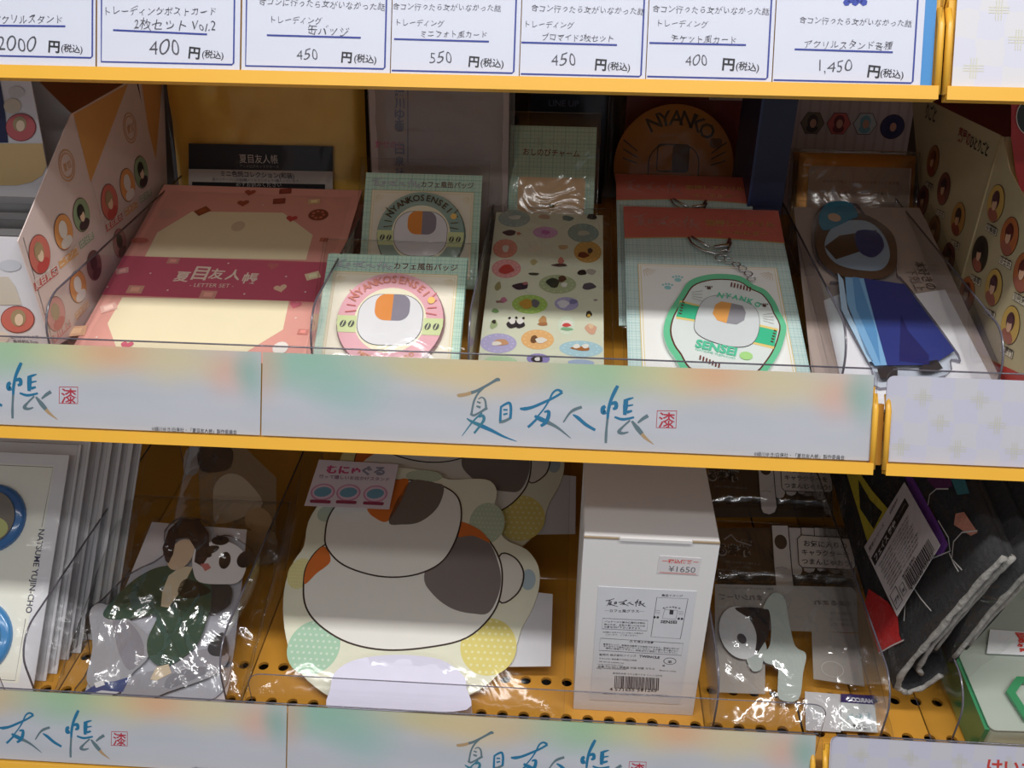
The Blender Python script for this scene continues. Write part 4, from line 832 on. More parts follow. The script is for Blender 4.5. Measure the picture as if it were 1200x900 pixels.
# ---- foil keychain cards
fY = Fr((0.1175, 0.575, shelf_z(0.575)+0.016), 17.0)
PL = plaid_mat('aqua_plaid_card', (206, 226, 222), (140, 186, 190), 0.0030)
def key_card(fr, label):
    t = thing('keychain_pack', label, 'keychain pack', fr, 'foil acrylic keychain packs')
    ck = lambda x, y: fY.px(730+x/4.39, 235+y/4.39)
    hw = 0.0665; TOP = ck(430, 45)[1]
    b = B(); b.slab([(-hw, 0.0), (hw, 0.0), (hw, TOP), (-hw, TOP)], -0.0008, 0, PL); b.obj('backing_card', t)
    g = B(); hv = TOP-ck(430, 208)[1]; y0 = TOP-hv; lo = [(-hw+2*hw*i/12, y0+0.0038*math.sin(PI*i/12)) for i in range(13)]
    g.slab([(-hw-.0003, TOP+.0003)]+lo+[(hw+.0003, TOP+.0003)], L_, 0.0006, pm('terracotta_card', (204, 110, 96), 0.45)); g.line([(p[0], p[1]-.0006, .0012) for p in lo], 0, 0.00075, ink((206, 180, 120))); g.obj('header_card', t)
    g = B(); GL = pm('gold_ink', (222, 186, 110), 0.35, 0.5); g.text('箔押しアクリル', (hw*.04, TOP-hv*.52), (hw*.92, TOP-hv*.52), 0.0008, GL, 0.02, .95); g.text('キーホルダー', (hw*.16, TOP-hv*.80), (hw*.82, TOP-hv*.80), 0.0008, GL, 0.02, .8)
    SV = pm('silver_ink', (196, 176, 170), 0.4, 0.4)
    for _, pts in LOGO: g.line([(-hw*.88+(p[0]-535)/230*hw*.86, TOP-hv*.18-(p[1]-440)/85*hv*.55, max(.0005, p[2]*.00018)) for p in pts], 0, 0.0008, SV)
    g.obj('header_lettering', t)
    g = B(); x = hw-.0105; y1 = ck(430, 338)[1]; g.poly([(-x, .006), (x, .006), (x, y1), (-x, y1)], L_, ink((240, 240, 238)))
    for k, cc in ((0, (226, 196, 110)), (0.002, (232, 214, 150))): g.line([(-x+k, .006+k), (x-k, .006+k), (x-k, y1-k), (-x+k, y1-k)], 0.0007, 2*L_, ink(cc), True)
    for sx in (-1, 1):
        for k in range(6):
            aa = math.radians(200+k*13) if sx > 0 else math.radians(340-k*13); cx, cy = sx*(x-.004), y1-.004; g.line([(cx+.003*math.cos(aa), cy+.003*math.sin(aa)), (cx+.011*math.cos(aa), cy+.011*math.sin(aa))], .0004, 2*L_, ink((206, 186, 150)))
    for (px_, py_) in ((282, 405), (230, 445)):
        c = ck(px_, py_); AQ = ink((150, 206, 210)); g.ell((c[0], c[1]-.001), .0028, .0024, 2*L_, AQ, 12)
        for k in range(4): g.ell((c[0]-.0036+.0024*k, c[1]+.0022+(.001 if k in (1, 2) else 0)), .0010, .0013, 2*L_, AQ, 8)
    g.obj('framed_panel', t)
    # acrylic charm
    out = spl([ck(*p) for p in [(205, 690), (228, 600), (290, 500), (335, 435), (410, 405), (500, 396), (600, 408), (665, 450), (730, 480), (778, 540), (800, 590), (835, 660), (825, 730), (800, 800), (760, 865), (700, 935), (610, 975), (500, 975), (400, 950), (310, 905), (265, 830), (225, 770)]], 3)
    cx = sum(p[0] for p in out)/len(out); cy = sum(p[1] for p in out)/len(out); sc = lambda k: [(cx+(p[0]-cx)*k, cy+(p[1]-cy)*k) for p in out]
    b = B(); b.slab(out, 0.0012, 0.0040, pm('mint_acrylic', (112, 206, 160), 0.12, coat=.8), pm('acrylic_side', (200, 230, 220), .1)); ch = b.obj('acrylic_charm', t)
    g = B(); h = 0.0041; g.poly(sc(.90), h, ink((96, 54, 44))); g.poly(sc(.875), h+L_, pm('charm_white', (226, 234, 232), 0.15, coat=.7)); GB = pm('charm_green', (70, 196, 150), .2, coat=.6)
    cn = lambda pts, hh, mt: g.poly([ck(*p) for p in pts], hh, mt)
    YL = ink((232, 206, 130))
    cn([(290, 535), (400, 560), (400, 650), (268, 628)], h+2*L_, YL); cn([(290, 545), (400, 570), (400, 640), (270, 618)], h+3*L_, GB); cn([(660, 650), (792, 680), (770, 785), (650, 755)], h+2*L_, YL); cn([(660, 662), (789, 692), (773, 772), (650, 745)], h+3*L_, GB)
    hd = spl([ck(*p) for p in [(365, 640), (400, 545), (470, 510), (580, 525), (680, 580), (697, 680), (660, 760), (570, 778), (440, 745), (370, 700)]], 4); hx = sum(p[0] for p in hd)/len(hd); hy = sum(p[1] for p in hd)/len(hd)
    g.poly(hd, h+4*L_, ink((90, 90, 96))); g.poly([(hx+(p[0]-hx)*.985, hy+(p[1]-hy)*.98) for p in hd], h+5*L_, pm('charm_pale', (214, 220, 222), .2, coat=.6))
    cn([(470, 560), (500, 543), (553, 552), (527, 655), (480, 640), (456, 605)], h+6*L_, pm('badge_orange', (232, 168, 96), .2, coat=.6)); cn([(553, 552), (610, 565), (627, 600), (618, 640), (580, 662), (527, 655)], h+6*L_, pm('badge_grey', (150, 150, 158), .2, coat=.6))
    g.obj('charm_print', ch)
    g = B(); TG = ink((90, 200, 160))
    for i, chh in enumerate('NYANKO'):
        x_, y_ = 478+i*38, 510+i*9+ (i-2.5)**2*1.6; g.text(chh, ck(x_, y_), ck(x_+30, y_+8), h+6*L_, TG, 0.03, 1.25)
    g.text('SENSEI', ck(365, 775), ck(575, 822), h+6*L_, TG, .04, 1.1); g.text('NATSUME YUJIN-CHO', ck(368, 792), ck(570, 840), h+6*L_, TG, 0, 1)
    g.obj('charm_lettering', ch)
    g = B()
    for base, d in (((555, 445), (16, 4)), ((395, 820), (16, 7)), ((300, 545), (-4, 14)), ((770, 690), (-4, 14))):
        for k in range(7 if abs(d[0]) > 8 else 5):
            x_, y_ = base[0]+d[0]*k, base[1]+d[1]*k; q = (6, 22) if abs(d[0]) > 8 else (-22, 6)
            g.line([ck(x_, y_), ck(x_+q[0]*-.6, y_+q[1])], .0011, h+6*L_, ink((110, 52, 42)))
    for (x_, y_, sx) in ((375, 510, 1), (740, 625, -1)):
        for k in range(4): g.line([ck(x_-25, y_-14+k*10), ck(x_+30, y_-22+k*18)], .0003, h+6*L_, ink((110, 110, 112)))
    for (x_, y_) in ((438, 475), (722, 565)):
        c = ck(x_, y_); g.ell(c, .0016, .0014, h+6*L_, ink((90, 60, 54)), 10)
        for k in range(4): g.ell((c[0]-.0024+.0016*k, c[1]+.0019), .0006, .0008, h+6*L_, ink((90, 60, 54)), 6)
    c = ck(628, 822); g.ell(c, .0048, .0042, h+6*L_, ink((170, 220, 140)), 16); g.obj('charm_trim', ch)
    # clasp and chain
    b = B(); q = lambda x_, y_, hh: (*ck(x_, y_), hh)
    b.tube([q(335, 205, .003), q(350, 240, .004), q(400, 275, .0045), q(470, 295, .0045), q(530, 285, .0045), q(552, 240, .004), q(545, 210, .003)], .0011, CHROME); b.tube([q(350, 200, .003), q(440, 262, .0045)], .0010, CHROME)
    b.tube([q(465, 262, .0045), q(530, 258, .0055), q(545, 225, .0045)], .0018, CHROME); b.obj('lobster_clasp', t)
    pts = [(520, 290), (495, 318), (540, 330), (578, 350), (610, 372), (640, 398), (655, 425)]
    b = B(); 
    for i, (x_, y_) in enumerate(pts):
        c = ck(x_, y_); rr_ = .0032 if i < 2 else .0026; rot = i % 2; P = []
        for k in range(12):
            a_ = 2*PI*k/12; P.append((c[0]+rr_*1.25*math.cos(a_), c[1]+rr_*(math.sin(a_) if rot else .35*math.sin(a_)), .0045+(0 if rot else rr_*.7*math.sin(a_))))
        b.tube(P, .0006, CHROME, 6, True)
    b.obj('chain', t)
    bag(t, fr, -hw-.003, -.003, hw+.003, TOP+.003, .0058, .0008, CLEAR, 61, back=-.001)
    return t
k1 = key_card(fY, 'front keychain card with terracotta header and mint octagonal charm')
s_ = 0.90
k2 = copy_tree(k1); k2['label'] = 'second keychain card, its terracotta header just above the front one'
TOPV = fY.px(730+430/4.39, 235+45/4.39)[1]
f = Fr(fY.O-fY.n*0.0080+fY.v*(0.058+TOPV*(1-s_))-fY.u*0.012, 17)
k2.matrix_world = f.mat() @ Matrix.Diagonal((s_, s_, s_, 1))

# ================================================================== icon card, gold packets, blue dress figure, at right
fI = stand(1000, 140, 0.935, 80); t = thing('icon_card', 'pale striped card with hexagonal and round icons at the back right', 'card', fI)
ci = lambda x, y: fI.px(880+x/5.295, 90+y/5.295)
b = B(); a = ci(262, 300)[0]; c = ci(995, 300)[0]; b.slab([(a, 0), (c, 0), (c, .21), (a, .21)], -.001, 0, pm('pale_striped_card', (186, 176, 180), .5)); b.obj('card_panel', t)
g = B()
for k in range(12): g.line([(a+(c-a)*(k+.5)/12, .02), (a+(c-a)*(k+.5)/12, .205)], .0028, L_, ink((174, 162, 166)))
for (x, y, n, cb, ch) in ((381, 287, 6, (110, 96, 76), (56, 36, 34)), (545, 290, 6, (196, 96, 96), (110, 30, 40)), (708, 292, 6, (176, 190, 200), (110, 160, 180)), (877, 310, 30, (44, 40, 96), (30, 34, 90))):
    p = ci(x, y); r = abs(ci(x+72, y)[0]-p[0]); g.ell(p, r*1.06, r*1.06, 2*L_, ink((50, 36, 40)), n); g.ell(p, r, r, 3*L_, ink(cb), n); g.ell((p[0], p[1]-r*.45), r*.5, r*.35, 4*L_, ink(ch), 16); g.ell((p[0], p[1]+r*.18), r*.46, r*.55, 5*L_, ink(ch), 18); g.ell((p[0]+r*.05, p[1]-r*.02), r*.28, r*.38, 6*L_, ink((196, 150, 130)), 16)
g.obj('icons', t)
fP = from_px(1005, 181, 0.865, 64); fP = Fr(fP.O-fP.v*.085, 64); hP = (fP.px(1075, 200)[0]-fP.px(938, 200)[0])/2
def gold_pack(fr, label, printed):
    t = thing('gold_packet', label, 'packet', fr, 'gold packets at the right'); D = .085
    b = B(); vs = []; n = 20
    for j in range(n+1):
        for i in range(n+1):
            x, y = i/n, j/n; e = min(1, 7*min(x, 1-x), 7*min(y, 1-y)); vs.append((-hP+2*hP*x, D*y, .0035*math.sqrt(max(e, 0))+.0014*noise.noise(Vector((x*5+printed, y*5, 2)))))
    b.add(vs, [(j*(n+1)+i, j*(n+1)+i+1, (j+1)*(n+1)+i+1, (j+1)*(n+1)+i) for j in range(n) for i in range(n)], pm('dull_gold_foil', (196, 140, 76), .35, .5, .2, 22), True); b.obj('foil_pouch', t)
    if printed:
        b = B(); b.slab([(-hP*.84, .0), (hP*.9, .0), (hP*.9, D-.012), (-hP*.84, D-.012)], .0055, .006, pm('mauve_label', (170, 150, 140), .5)); b.obj('paper_label', t)
        g = B(); 
        for i, (s_, y) in enumerate((('本好きの下剋上 トレーディング缶バッジ 全五種', .027), ('※ランダムで一種入っています。絵柄は選べません。', .037), ('©香月美夜・TOブックス/本好きの下剋上製作委員会', .047))): g.text(s_, (-hP*.6, D-y), (hP*.7, D-y), .0062, ink((110, 84, 76)), .006, 1, res=1)
        g.obj('small_print', t)
    bag(t, fr, -hP-.003, 0, hP+.003, D+.003, .0065, .0016, CLEAR2, 70+printed, back=-.001); return t
gold_pack(fP, 'front gold packet with a pale label, behind the blue dress figure', 1)
for k in (1, 2): gold_pack(Fr(fP.O - fP.n*.0105*k + fP.v*.002*k, 64), ['', 'gold packet next behind the labelled one', 'rearmost gold packet, only its top rim showing'][k], 0)
fD = Fr((0.262, 0.575, shelf_z(0.575)+0.014), 14.5)
cd = lambda x, y: fD.px(900+x/2.307, 90+y/2.307)
t = thing('acrylic_figure_pack', 'pack with an acrylic figure plate in a long navy dress and teal hair', 'figure pack', fD)
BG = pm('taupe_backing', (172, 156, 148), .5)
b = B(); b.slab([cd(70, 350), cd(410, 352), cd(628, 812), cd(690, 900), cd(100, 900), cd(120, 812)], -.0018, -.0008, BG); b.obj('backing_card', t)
b = B(); b.slab([cd(150, 605), cd(200, 585), cd(375, 590), cd(478, 575), cd(603, 815), cd(650, 900), cd(215, 900)], -.0007, 0, pm('white_sheet', (232, 232, 238), .5)); b.obj('white_insert', t)  # lower part of the backing is white, upper part stays taupe
b = B(); ol = [cd(*p) for p in [(130, 375), (165, 350), (235, 352), (262, 385), (318, 430), (345, 480), (345, 540), (372, 570), (512, 760), (490, 772), (478, 815), (300, 850), (275, 790), (160, 580), (195, 560), (130, 500), (115, 430)]]
b.slab(spl(ol, 3), .0008, .0038, film('acrylic_plate', (.93, .95, .97), .03, .06, 0.0), EDGE); fp = b.obj('acrylic_plate', t)
g = B(); h = .0040; C_ = lambda pts, hh, c: g.poly([cd(*p) for p in pts], hh, pm('acrylic_print', c, .2, coat=.6))
C_(spl([(125, 450), (150, 390), (250, 380), (330, 430), (345, 500), (320, 550), (220, 555), (150, 520)]), h, (96, 76, 62))
C_(spl([(150, 470), (180, 410), (260, 400), (310, 440), (325, 500), (290, 535), (190, 520)]), h+L_, (150, 170, 190)); C_([(150, 470), (190, 440), (290, 425), (285, 470), (180, 505)], h+2*L_, (84, 66, 52)); C_(spl([(235, 430), (290, 430), (310, 470), (280, 500), (240, 480)]), h+3*L_, (52, 60, 110))
C_(spl([(135, 385), (160, 352), (215, 350), (240, 385), (215, 400), (160, 425), (140, 420)]), h+3*L_, (56, 130, 160)); g.ell(cd(176, 392), .0055, .0062, h+4*L_, ink((206, 176, 150)), 16)
C_([(205, 552), (262, 556), (300, 640), (322, 790), (285, 792), (262, 760), (210, 620)], h+L_, (130, 178, 220)); C_([(225, 552), (242, 554), (290, 700), (300, 790), (280, 740), (235, 640)], h+2*L_, (96, 150, 200)); C_([(255, 556), (365, 572), (500, 752), (440, 790), (318, 792), (290, 690)], h+3*L_, (52, 62, 128)); C_([(355, 655), (375, 700), (430, 765), (430, 790), (350, 780)], h+4*L_, (44, 46, 100)); C_([(290, 800), (330, 793), (346, 800), (345, 825), (300, 828)], h+3*L_, (58, 54, 56)); C_([(402, 800), (430, 780), (452, 776), (468, 800), (440, 810), (410, 810)], h+3*L_, (58, 54, 56))
C_([(185, 540), (200, 560), (212, 640), (280, 780), (268, 782), (195, 640)], h+L_, (176, 206, 232))
g.obj('figure_print', fp)
g = B(); g.text('本好きの', cd(395, 500), cd(432, 575), .0001, ink((90, 76, 72)), .01, 1.1); g.text('下剋上', cd(372, 520), cd(402, 580), .0001, ink((120, 100, 94)), .0, 1); g.obj('title_print', t)
bag(t, fD, cd(70, 350)[0]-.004, -.004, cd(628, 812)[0]+.003, cd(240, 345)[1]+.004, .0055, .0020, CLEAR, 77, back=-.002)
for k in (1,):
    f = Fr(fD.O-fD.n*.0065, 14.5); t = thing('acrylic_figure_pack', 'second figure pack lying under the navy dress one', 'figure pack', f); b = B(); b.slab([(-.052, 0), (.058, 0), (.058, .24), (-.052, .24)], -.002, 0, BG); b.obj('backing_card', t)

# ---- right display box with round prints
XR = 0.3275; fR = Fr((XR, 0.80, EYE-0.36), 90, -90)
OLV = pm('khaki_box_card', (196, 182, 142), .55)
t = thing('display_box', 'khaki display box with round portrait prints, back right', 'display box', fR)
cr = lambda x, y: fR.px(900+x/2.307, 90+y/2.307)
cR = lambda P: [(min(a, fR.O.y-.5735), max(b_, shelf_z(fR.O.y-a)+.0008-fR.O.z)) for a, b_ in P]
b = B(); b.slab(cR([fR.px(*p) for p in [(1068, 108), (1176, 160), (1143, 250), (1118, 335), (1085, 420), (1070, 400)]]), -.0008, 0, OLV); b.obj('side_panel', t)
def rprint(t, L1):
    g = B()
    for (x, y, k, num, nm) in L1:
        c = cr(x, y); cols = [((150, 96, 40), (110, 50, 30)), ((120, 62, 50), (60, 30, 34)), ((190, 140, 70), (60, 36, 32))][k % 3]
        disc_on(g, fR, c, .0135, cols[0], cols[1], (206, 160, 120), (150, 70, 50), rim=(90, 60, 40))
        a = Vector(cr(x-20, y+62)); d = (Vector(cr(x+22, y+84))-a).normalized(); n_ = Vector((-d.y, d.x)); e2 = a+d*.0185
        g.line([a-d*.0005, e2+d*.0005], .0056, .0003, ink((70, 56, 44))); g.line([a, e2], .0048, .00042, ink((226, 214, 184))); g.text(nm, a+d*.001-n_*.0014, e2-d*.001-n_*.0014, .00056, ink((60, 46, 40)), .01, res=1)
    g.obj('round_prints', t)
rprint(t, [(447, 228, 0, '', '①猫猫'), (476, 303, 1, '', '①壬氏'), (515, 385, 2, '', '①玉葉'), (420, 335, 1, '', '②高順'), (450, 418, 0, '', '③梨花'), (488, 492, 1, '', '④里樹')])
g = B(); g.text('薬屋の', cr(512, 168), cr(545, 186), .0004, ink((150, 60, 56)), .02, 1.3); g.text('ひとりごと', cr(546, 187), cr(594, 214), .0004, ink((40, 34, 32)), .02, 1.4); g.text('りごと', cr(425, 108), cr(452, 122), .0004, ink((60, 50, 40)), .02, 1.5); g.obj('title_print', t)
quad_part('front_panel', t, fR, [(XR+.001, fR.O.y-fR.px(1176, 160)[0], EYE-.3645), (XR+.001, fR.O.y-fR.px(1176, 160)[0], fR.O.z+fR.px(1176, 160)[1]), (XR+.12, fR.O.y-fR.px(1176, 160)[0], fR.O.z+fR.px(1176, 160)[1]), (XR+.12, fR.O.y-fR.px(1176, 160)[0], EYE-.3645)], OLV)
yc = fR.O.y-fR.px(1176, 160)[0]; zc = fR.O.z+fR.px(1176, 160)[1]
b = B(); P = world_in(fR, [(XR, yc, zc), (XR-.001, yc-.001, shelf_z(yc)+.004)]); b.tube(P, .0022, OLV, 8); b.obj('folded_ridge', t)
quad_part('top_flap', t, fR, [(XR, yc, zc), (XR+.001, 0.91, EYE-.226), (XR+.11, .91, EYE-.226), (XR+.11, yc, zc)], pm('maroon_card', (112, 34, 34), .45))
fR2 = Fr((XR-.0005, 0.80, EYE-0.36), 90, -90)
t = thing('display_box', 'khaki and red display box with round portrait prints at the right edge', 'display box', fR2)
b = B(); b.slab(cR([fR.px(*p) for p in [(1178, 163), (1186, 200), (1205, 235), (1240, 300), (1240, 500), (1130, 500), (1108, 420), (1120, 332), (1144, 252)]]), 0.0004, 0.0012, OLV); b.obj('side_panel', t)
g = B(); g.poly(cR([fR.px(*p) for p in [(1072, 380), (1118, 392), (1160, 420), (1215, 446), (1215, 520), (1085, 520)]]), .0014, pm('red_card_print', (196, 56, 46), .45)); g.obj('red_foot_print', t)
g = B(); fRx = fR
for (x, y, k, nm) in ((623, 343, 2, '②猫猫'), (660, 432, 1, '③壬氏'), (580, 480, 0, '④高順'), (617, 570, 2, '⑤玉葉'), (697, 530, 1, '⑥阿多'), (663, 672, 2, '⑥羅門'), (545, 588, 1, '⑦小蘭')):
    c = cr(x, y); cols = [((60, 52, 36), (50, 40, 34)), ((190, 110, 60), (96, 40, 34)), ((214, 176, 90), (90, 50, 56))][k % 3]
    disc_on(g, fR, c, .0138, cols[0], cols[1], (226, 180, 146), (170, 100, 80), h=.0016, rim=(90, 60, 40))
    a = Vector(cr(x-26, y+62)); d = (Vector(cr(x+22, y+90))-a).normalized(); n_ = Vector((-d.y, d.x)); e2 = a+d*.0195
    g.line([a-d*.0005, e2+d*.0005], .0058, .0015, ink((70, 56, 44))); g.line([a, e2], .005, .00165, ink((232, 222, 196))); g.text(nm, a+d*.001-n_*.0014, e2-d*.001-n_*.0014, .0018, ink((60, 46, 40)), .01, res=1)
g.obj('round_prints', t)
quad_part('front_panel', t, fR2, [(XR, .5735, shelf_z(.5735)+.002), (XR+.13, .5735, shelf_z(.5735)+.002), (XR+.13, .5735, EYE-.315), (XR, .5735, EYE-.315)], pm('red_card_print', (196, 56, 46), .45))
quad_part('far_side_panel', t, fR2, [(XR+.13, .5735, shelf_z(.5735)+.002), (XR+.13, .72, shelf_z(.72)+.002), (XR+.13, .72, EYE-.21), (XR+.13, .5735, EYE-.315)], OLV)
yq = fR.O.y-fR.px(1190, 200)[0]
fRd = Fr((XR+.004, yq+.02, EYE-.36), 88, 0)
def rd(p): q = fRd.px(*p); return fRd.O+fRd.u*q[0]+fRd.v*q[1]
quad_part('red_back_panel', t, fR2, [rd((1196, 224)), rd((1300, 240)), rd((1300, 60)), rd((1186, 60)), rd((1185, 160)), rd((1190, 200))], pm('red_card_print', (176, 50, 52), .45))
g = B(); mi = fR2.mat().inverted()
for rx, ry, c_, dh in ((16, 21, (226, 220, 210), .001), (15, 20, (44, 50, 50), .0013)):
    P = [mi @ (rd((1206+rx*math.cos(2*PI*i/24), 137-ry*math.sin(2*PI*i/24)))+fRd.n*dh) for i in range(24)]; g.add(P, [tuple(range(24))], ink(c_))
g.obj('round_emblem', t)

# ================================================================== LOWER SHELF
DZ = EYE-0.662
def deck(px, py, Y, e, dz=0.0012): p = onY(px, py, Y); return Fr((p.x, Y, DZ+dz), e)
# ---- poster cards with can badges, leaning in a row at the left edge
pO = onY(38, 812, 0.532); fQ = Fr((pO.x-0.075, 0.532, pO.z), 45.7)
fQ = Fr(fQ.O - fQ.v*((fQ.O.z-DZ-0.001)/fQ.v.z), 45.7)
cq = lambda x, y, h=0: fQ.px(x/2.65, 510+y/2.65, h)
TOPQ = cq(215, 62)[1]; RQ = 0.075
def poster_card(fr, label, full):
    t = thing('badge_set_card', label, 'badge card', fr, 'white badge set cards in a row')
    b = B(); b.slab([(-RQ, 0), (RQ, 0), (RQ, TOPQ), (-RQ, TOPQ)], -.0011, 0, pm('white_glossy_card', (226, 226, 230), .35)); b.obj('card_panel', t)
    if full:
        g = B(); LN = ink((96, 92, 110)); a = cq(165, 100); b_ = cq(130, 285); g.line([(-RQ, a[1]), a, b_], .0005, L_, LN); g.line([cq(80, 570), cq(47, 762), (-RQ, cq(47, 762)[1])], .0005, L_, LN)
        g.poly([(-RQ, cq(60, 770)[1]-0.0), (cq(58, 768)[0], cq(60, 770)[1]), (cq(172, 95)[0]-.001, cq(172, 95)[1]), (-RQ, cq(172, 95)[1])], L_*.5, ink((238, 238, 226)))
        g.text('NATSUME YUJIN-CHO', cq(122, 292), cq(80, 552), L_*2, ink((60, 56, 84)), .014, 1.0); g.obj('frame_and_lettering', t)
        for (x, y, ex, cols) in (((-22), 258, 104, ((34, 104, 170), (120, 110, 98), (186, 190, 120))), (-75, 630, 115, ((70, 140, 200), (206, 190, 130), (96, 140, 170)))):
            c = cq(x, y); r = abs(cq(x+ex, y)[0]-c[0]); b = B(); b.dome(c, [(r, 0), (r, .0025), (r*.97, .0042), (r*.9, .0056), (r*.6, .0068), (r*.3, .0073)], pm('blue_badge_rim', cols[0], .18, coat=.8)); bd = b.obj('can_badge', t)
            g = B(); g.ell(c, r*.78, r*.78, .0076, pm('badge_tone', cols[1], .2, coat=.6), 36); g.ell((c[0]+r*.1, c[1]-r*.3), r*.55, r*.35, .0078, pm('badge_tone_pale', cols[2], .2, coat=.6), 24); g.ell((c[0]-r*.2, c[1]+r*.2), r*.45, r*.42, .0080, pm('badge_tone_warm', (206, 180, 140), .2, coat=.6), 24); g.obj('badge_print', bd)
        bag(t, fr, -RQ-.004, -.0005, RQ+.007, TOPQ+.010, .009, .0014, CLEAR, 81, back=-.0015)
    else: bag(t, fr, -RQ-.003, -.0005, RQ+.006, TOPQ+.007, .003, .0010, CLEAR, 82, 10, 16, back=-.0012)
    return t
poster_card(fQ, 'front white card with blue-rimmed can badges and upright lettering', True)
NM = ['second', 'third', 'fourth', 'fifth', 'sixth', 'seventh', 'eighth']
for k in range(1, 8):
    jx = (0, .004, .010, .0125, .020, .0245, .031, .0345)[k]; f = Fr(fQ.O+Vector((jx, .0125*k+(.004 if k % 2 else 0), 0)), 45.7+.5*(k % 3)-.3*k)
    poster_card(f, NM[k-1]+' white badge card back in the leaning row at the left edge', False)

# ---- acrylic figure pack with a panda
fA = deck(172, 826, 0.530, 21, .004); ca = lambda x, y, h=0: fA.px(x/2.8114, 510+y/2.8114, h)
t = thing('acrylic_figure_pack', 'pack with a figure in a green jacket beside a panda, next to the poster cards', 'figure pack', fA)
b = B(); b.slab([ca(500, 285), ca(812, 310), ca(795, 500), ca(760, 800), ca(735, 892), ca(262, 892), ca(330, 700)], -.0018, -.0006, pm('white_sheet', (214, 208, 214), .5)); b.obj('white_insert', t)
ol = spl([ca(*p) for p in [(245, 865), (300, 760), (285, 600), (340, 545), (430, 460), (540, 400), (545, 320), (600, 275), (690, 290), (715, 335), (760, 335), (835, 385), (840, 450), (800, 510), (790, 620), (770, 740), (735, 850), (640, 885), (400, 890)]], 3)
b = B(); b.slab(ol, .0006, .0034, film('acrylic_plate', (.93, .95, .97), .03, .06, 0.0), EDGE); fp = b.obj('acrylic_plate', t)
g = B(); h = .0036
def CA(pts, k, c, sm=False):
    P = [ca(*p) for p in pts]; g.poly(spl(P, 4) if sm else P, h+k*L_, pm('acrylic_print', c, .2, coat=.6))
CA([(300, 590), (345, 560), (440, 620), (500, 680), (490, 740), (440, 790), (420, 830), (330, 840), (290, 810), (310, 700)], 0, (164, 164, 172), True)
CA([(380, 600), (450, 640), (480, 720), (430, 780), (390, 700)], 1, (142, 140, 150), True)
CA([(400, 880), (440, 800), (560, 770), (650, 715), (740, 715), (755, 750), (700, 800), (560, 850), (470, 885)], 1, (156, 156, 166), True)
CA([(560, 800), (640, 770), (700, 780), (560, 840)], 2, (130, 130, 140), True)
CA([(262, 862), (330, 822), (385, 815), (435, 800), (410, 850), (340, 868)], 2, (62, 76, 130)); CA([(262, 872), (340, 846), (400, 852), (330, 880)], 3, (206, 206, 214)); CA([(315, 822), (345, 812), (352, 828), (322, 838)], 4, (230, 230, 236))
CA([(640, 500), (755, 498), (765, 550), (740, 580), (690, 595), (630, 560)], 2, (56, 60, 66), True); CA([(690, 700), (735, 655), (752, 690), (745, 730), (700, 730)], 2, (58, 62, 70), True)
CA([(345, 592), (380, 545), (450, 480), (530, 440), (620, 440), (690, 470), (700, 560), (690, 600), (650, 700), (560, 765), (500, 745), (490, 680), (520, 600), (430, 612), (365, 612)], 3, (60, 86, 74), True)
for q in ([(400, 560), (520, 540), (650, 600)], [(450, 500), (540, 620), (600, 740)], [(560, 470), (600, 590), (620, 720)], [(500, 660), (600, 650), (690, 580)]): g.line([ca(*p) for p in q], .0009, h+4*L_, ink((30, 56, 44)))
CA([(560, 470), (600, 440), (640, 440), (600, 520), (560, 575), (535, 570), (540, 520)], 5, (220, 204, 176)); CA([(700, 520), (620, 480), (590, 520), (620, 545)], 5, (40, 46, 44), True)
g.ell(ca(600, 400), .0118, .0165, h+6*L_, ink((214, 186, 160)), 24, -8); CA([(550, 420), (540, 380), (560, 320), (600, 282), (660, 285), (692, 330), (695, 400), (670, 440), (645, 425), (650, 385), (625, 345), (585, 350), (575, 400), (560, 430)], 7, (44, 38, 50))
CA([(500, 810), (520, 770), (560, 760), (570, 790), (520, 815)], 5, (214, 196, 170))
PW = (228, 224, 226)
CA([(640, 400), (660, 370), (740, 355), (800, 385), (815, 440), (790, 490), (730, 498), (660, 490), (640, 450)], 6, PW, True)
for (x, y, rx, ry, ro) in ((730, 355, .0085, .0050, 0), (811, 417, .0076, .0088, 0), (745, 420, .0055, .0090, 10), (692, 388, .0100, .0045, 25), (690, 403, .0036, .0026, 0)): g.ell(ca(x, y), rx, ry, h+8*L_, ink((44, 36, 38)), 18, ro)
CA([(665, 432), (690, 430), (700, 445), (680, 456)], 8, (206, 120, 120)); g.ell(ca(745, 412), .001, .001, h+9*L_, ink((240, 240, 240)), 8)
g.obj('figure_print', fp)
bag(t, fA, ca(190, 860)[0]-.002, -.001, ca(800, 700)[0]+.014, ca(560, 240)[1]+.01,   .0080, .0075, CLEAR2, 91, 56, 56, back=-.003)
# second one behind
fA2 = deck(285, 640, 0.70, 34, .002)
t = thing('acrylic_figure_pack', 'shaded pack with pale rounded shapes, behind the panda pack', 'figure pack', fA2); cb = lambda x, y: fA2.px(150+x/5, 520+y/5)
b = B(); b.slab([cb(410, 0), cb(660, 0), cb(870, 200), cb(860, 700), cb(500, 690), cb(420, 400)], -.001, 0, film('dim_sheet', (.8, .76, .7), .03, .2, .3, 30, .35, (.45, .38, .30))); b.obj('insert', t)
g = B()
def CB(pts, k, c): g.poly(spl([cb(*p) for p in pts], 3), k*L_, ink(c))
CB([(505, 250), (560, 185), (640, 180), (720, 240), (790, 350), (700, 420), (520, 470), (500, 350)], 1, (190, 176, 160)); CB([(420, 20), (600, 20), (610, 120), (560, 160), (430, 160)], 2, (60, 50, 52)); CB([(340, 40), (420, 30), (410, 170), (330, 170)], 2, (150, 140, 136)); CB([(700, 400), (780, 375), (840, 430), (830, 500), (760, 520), (690, 470)], 3, (186, 160, 130)); CB([(690, 520), (860, 520), (860, 690), (700, 690)], 1, (160, 146, 130))
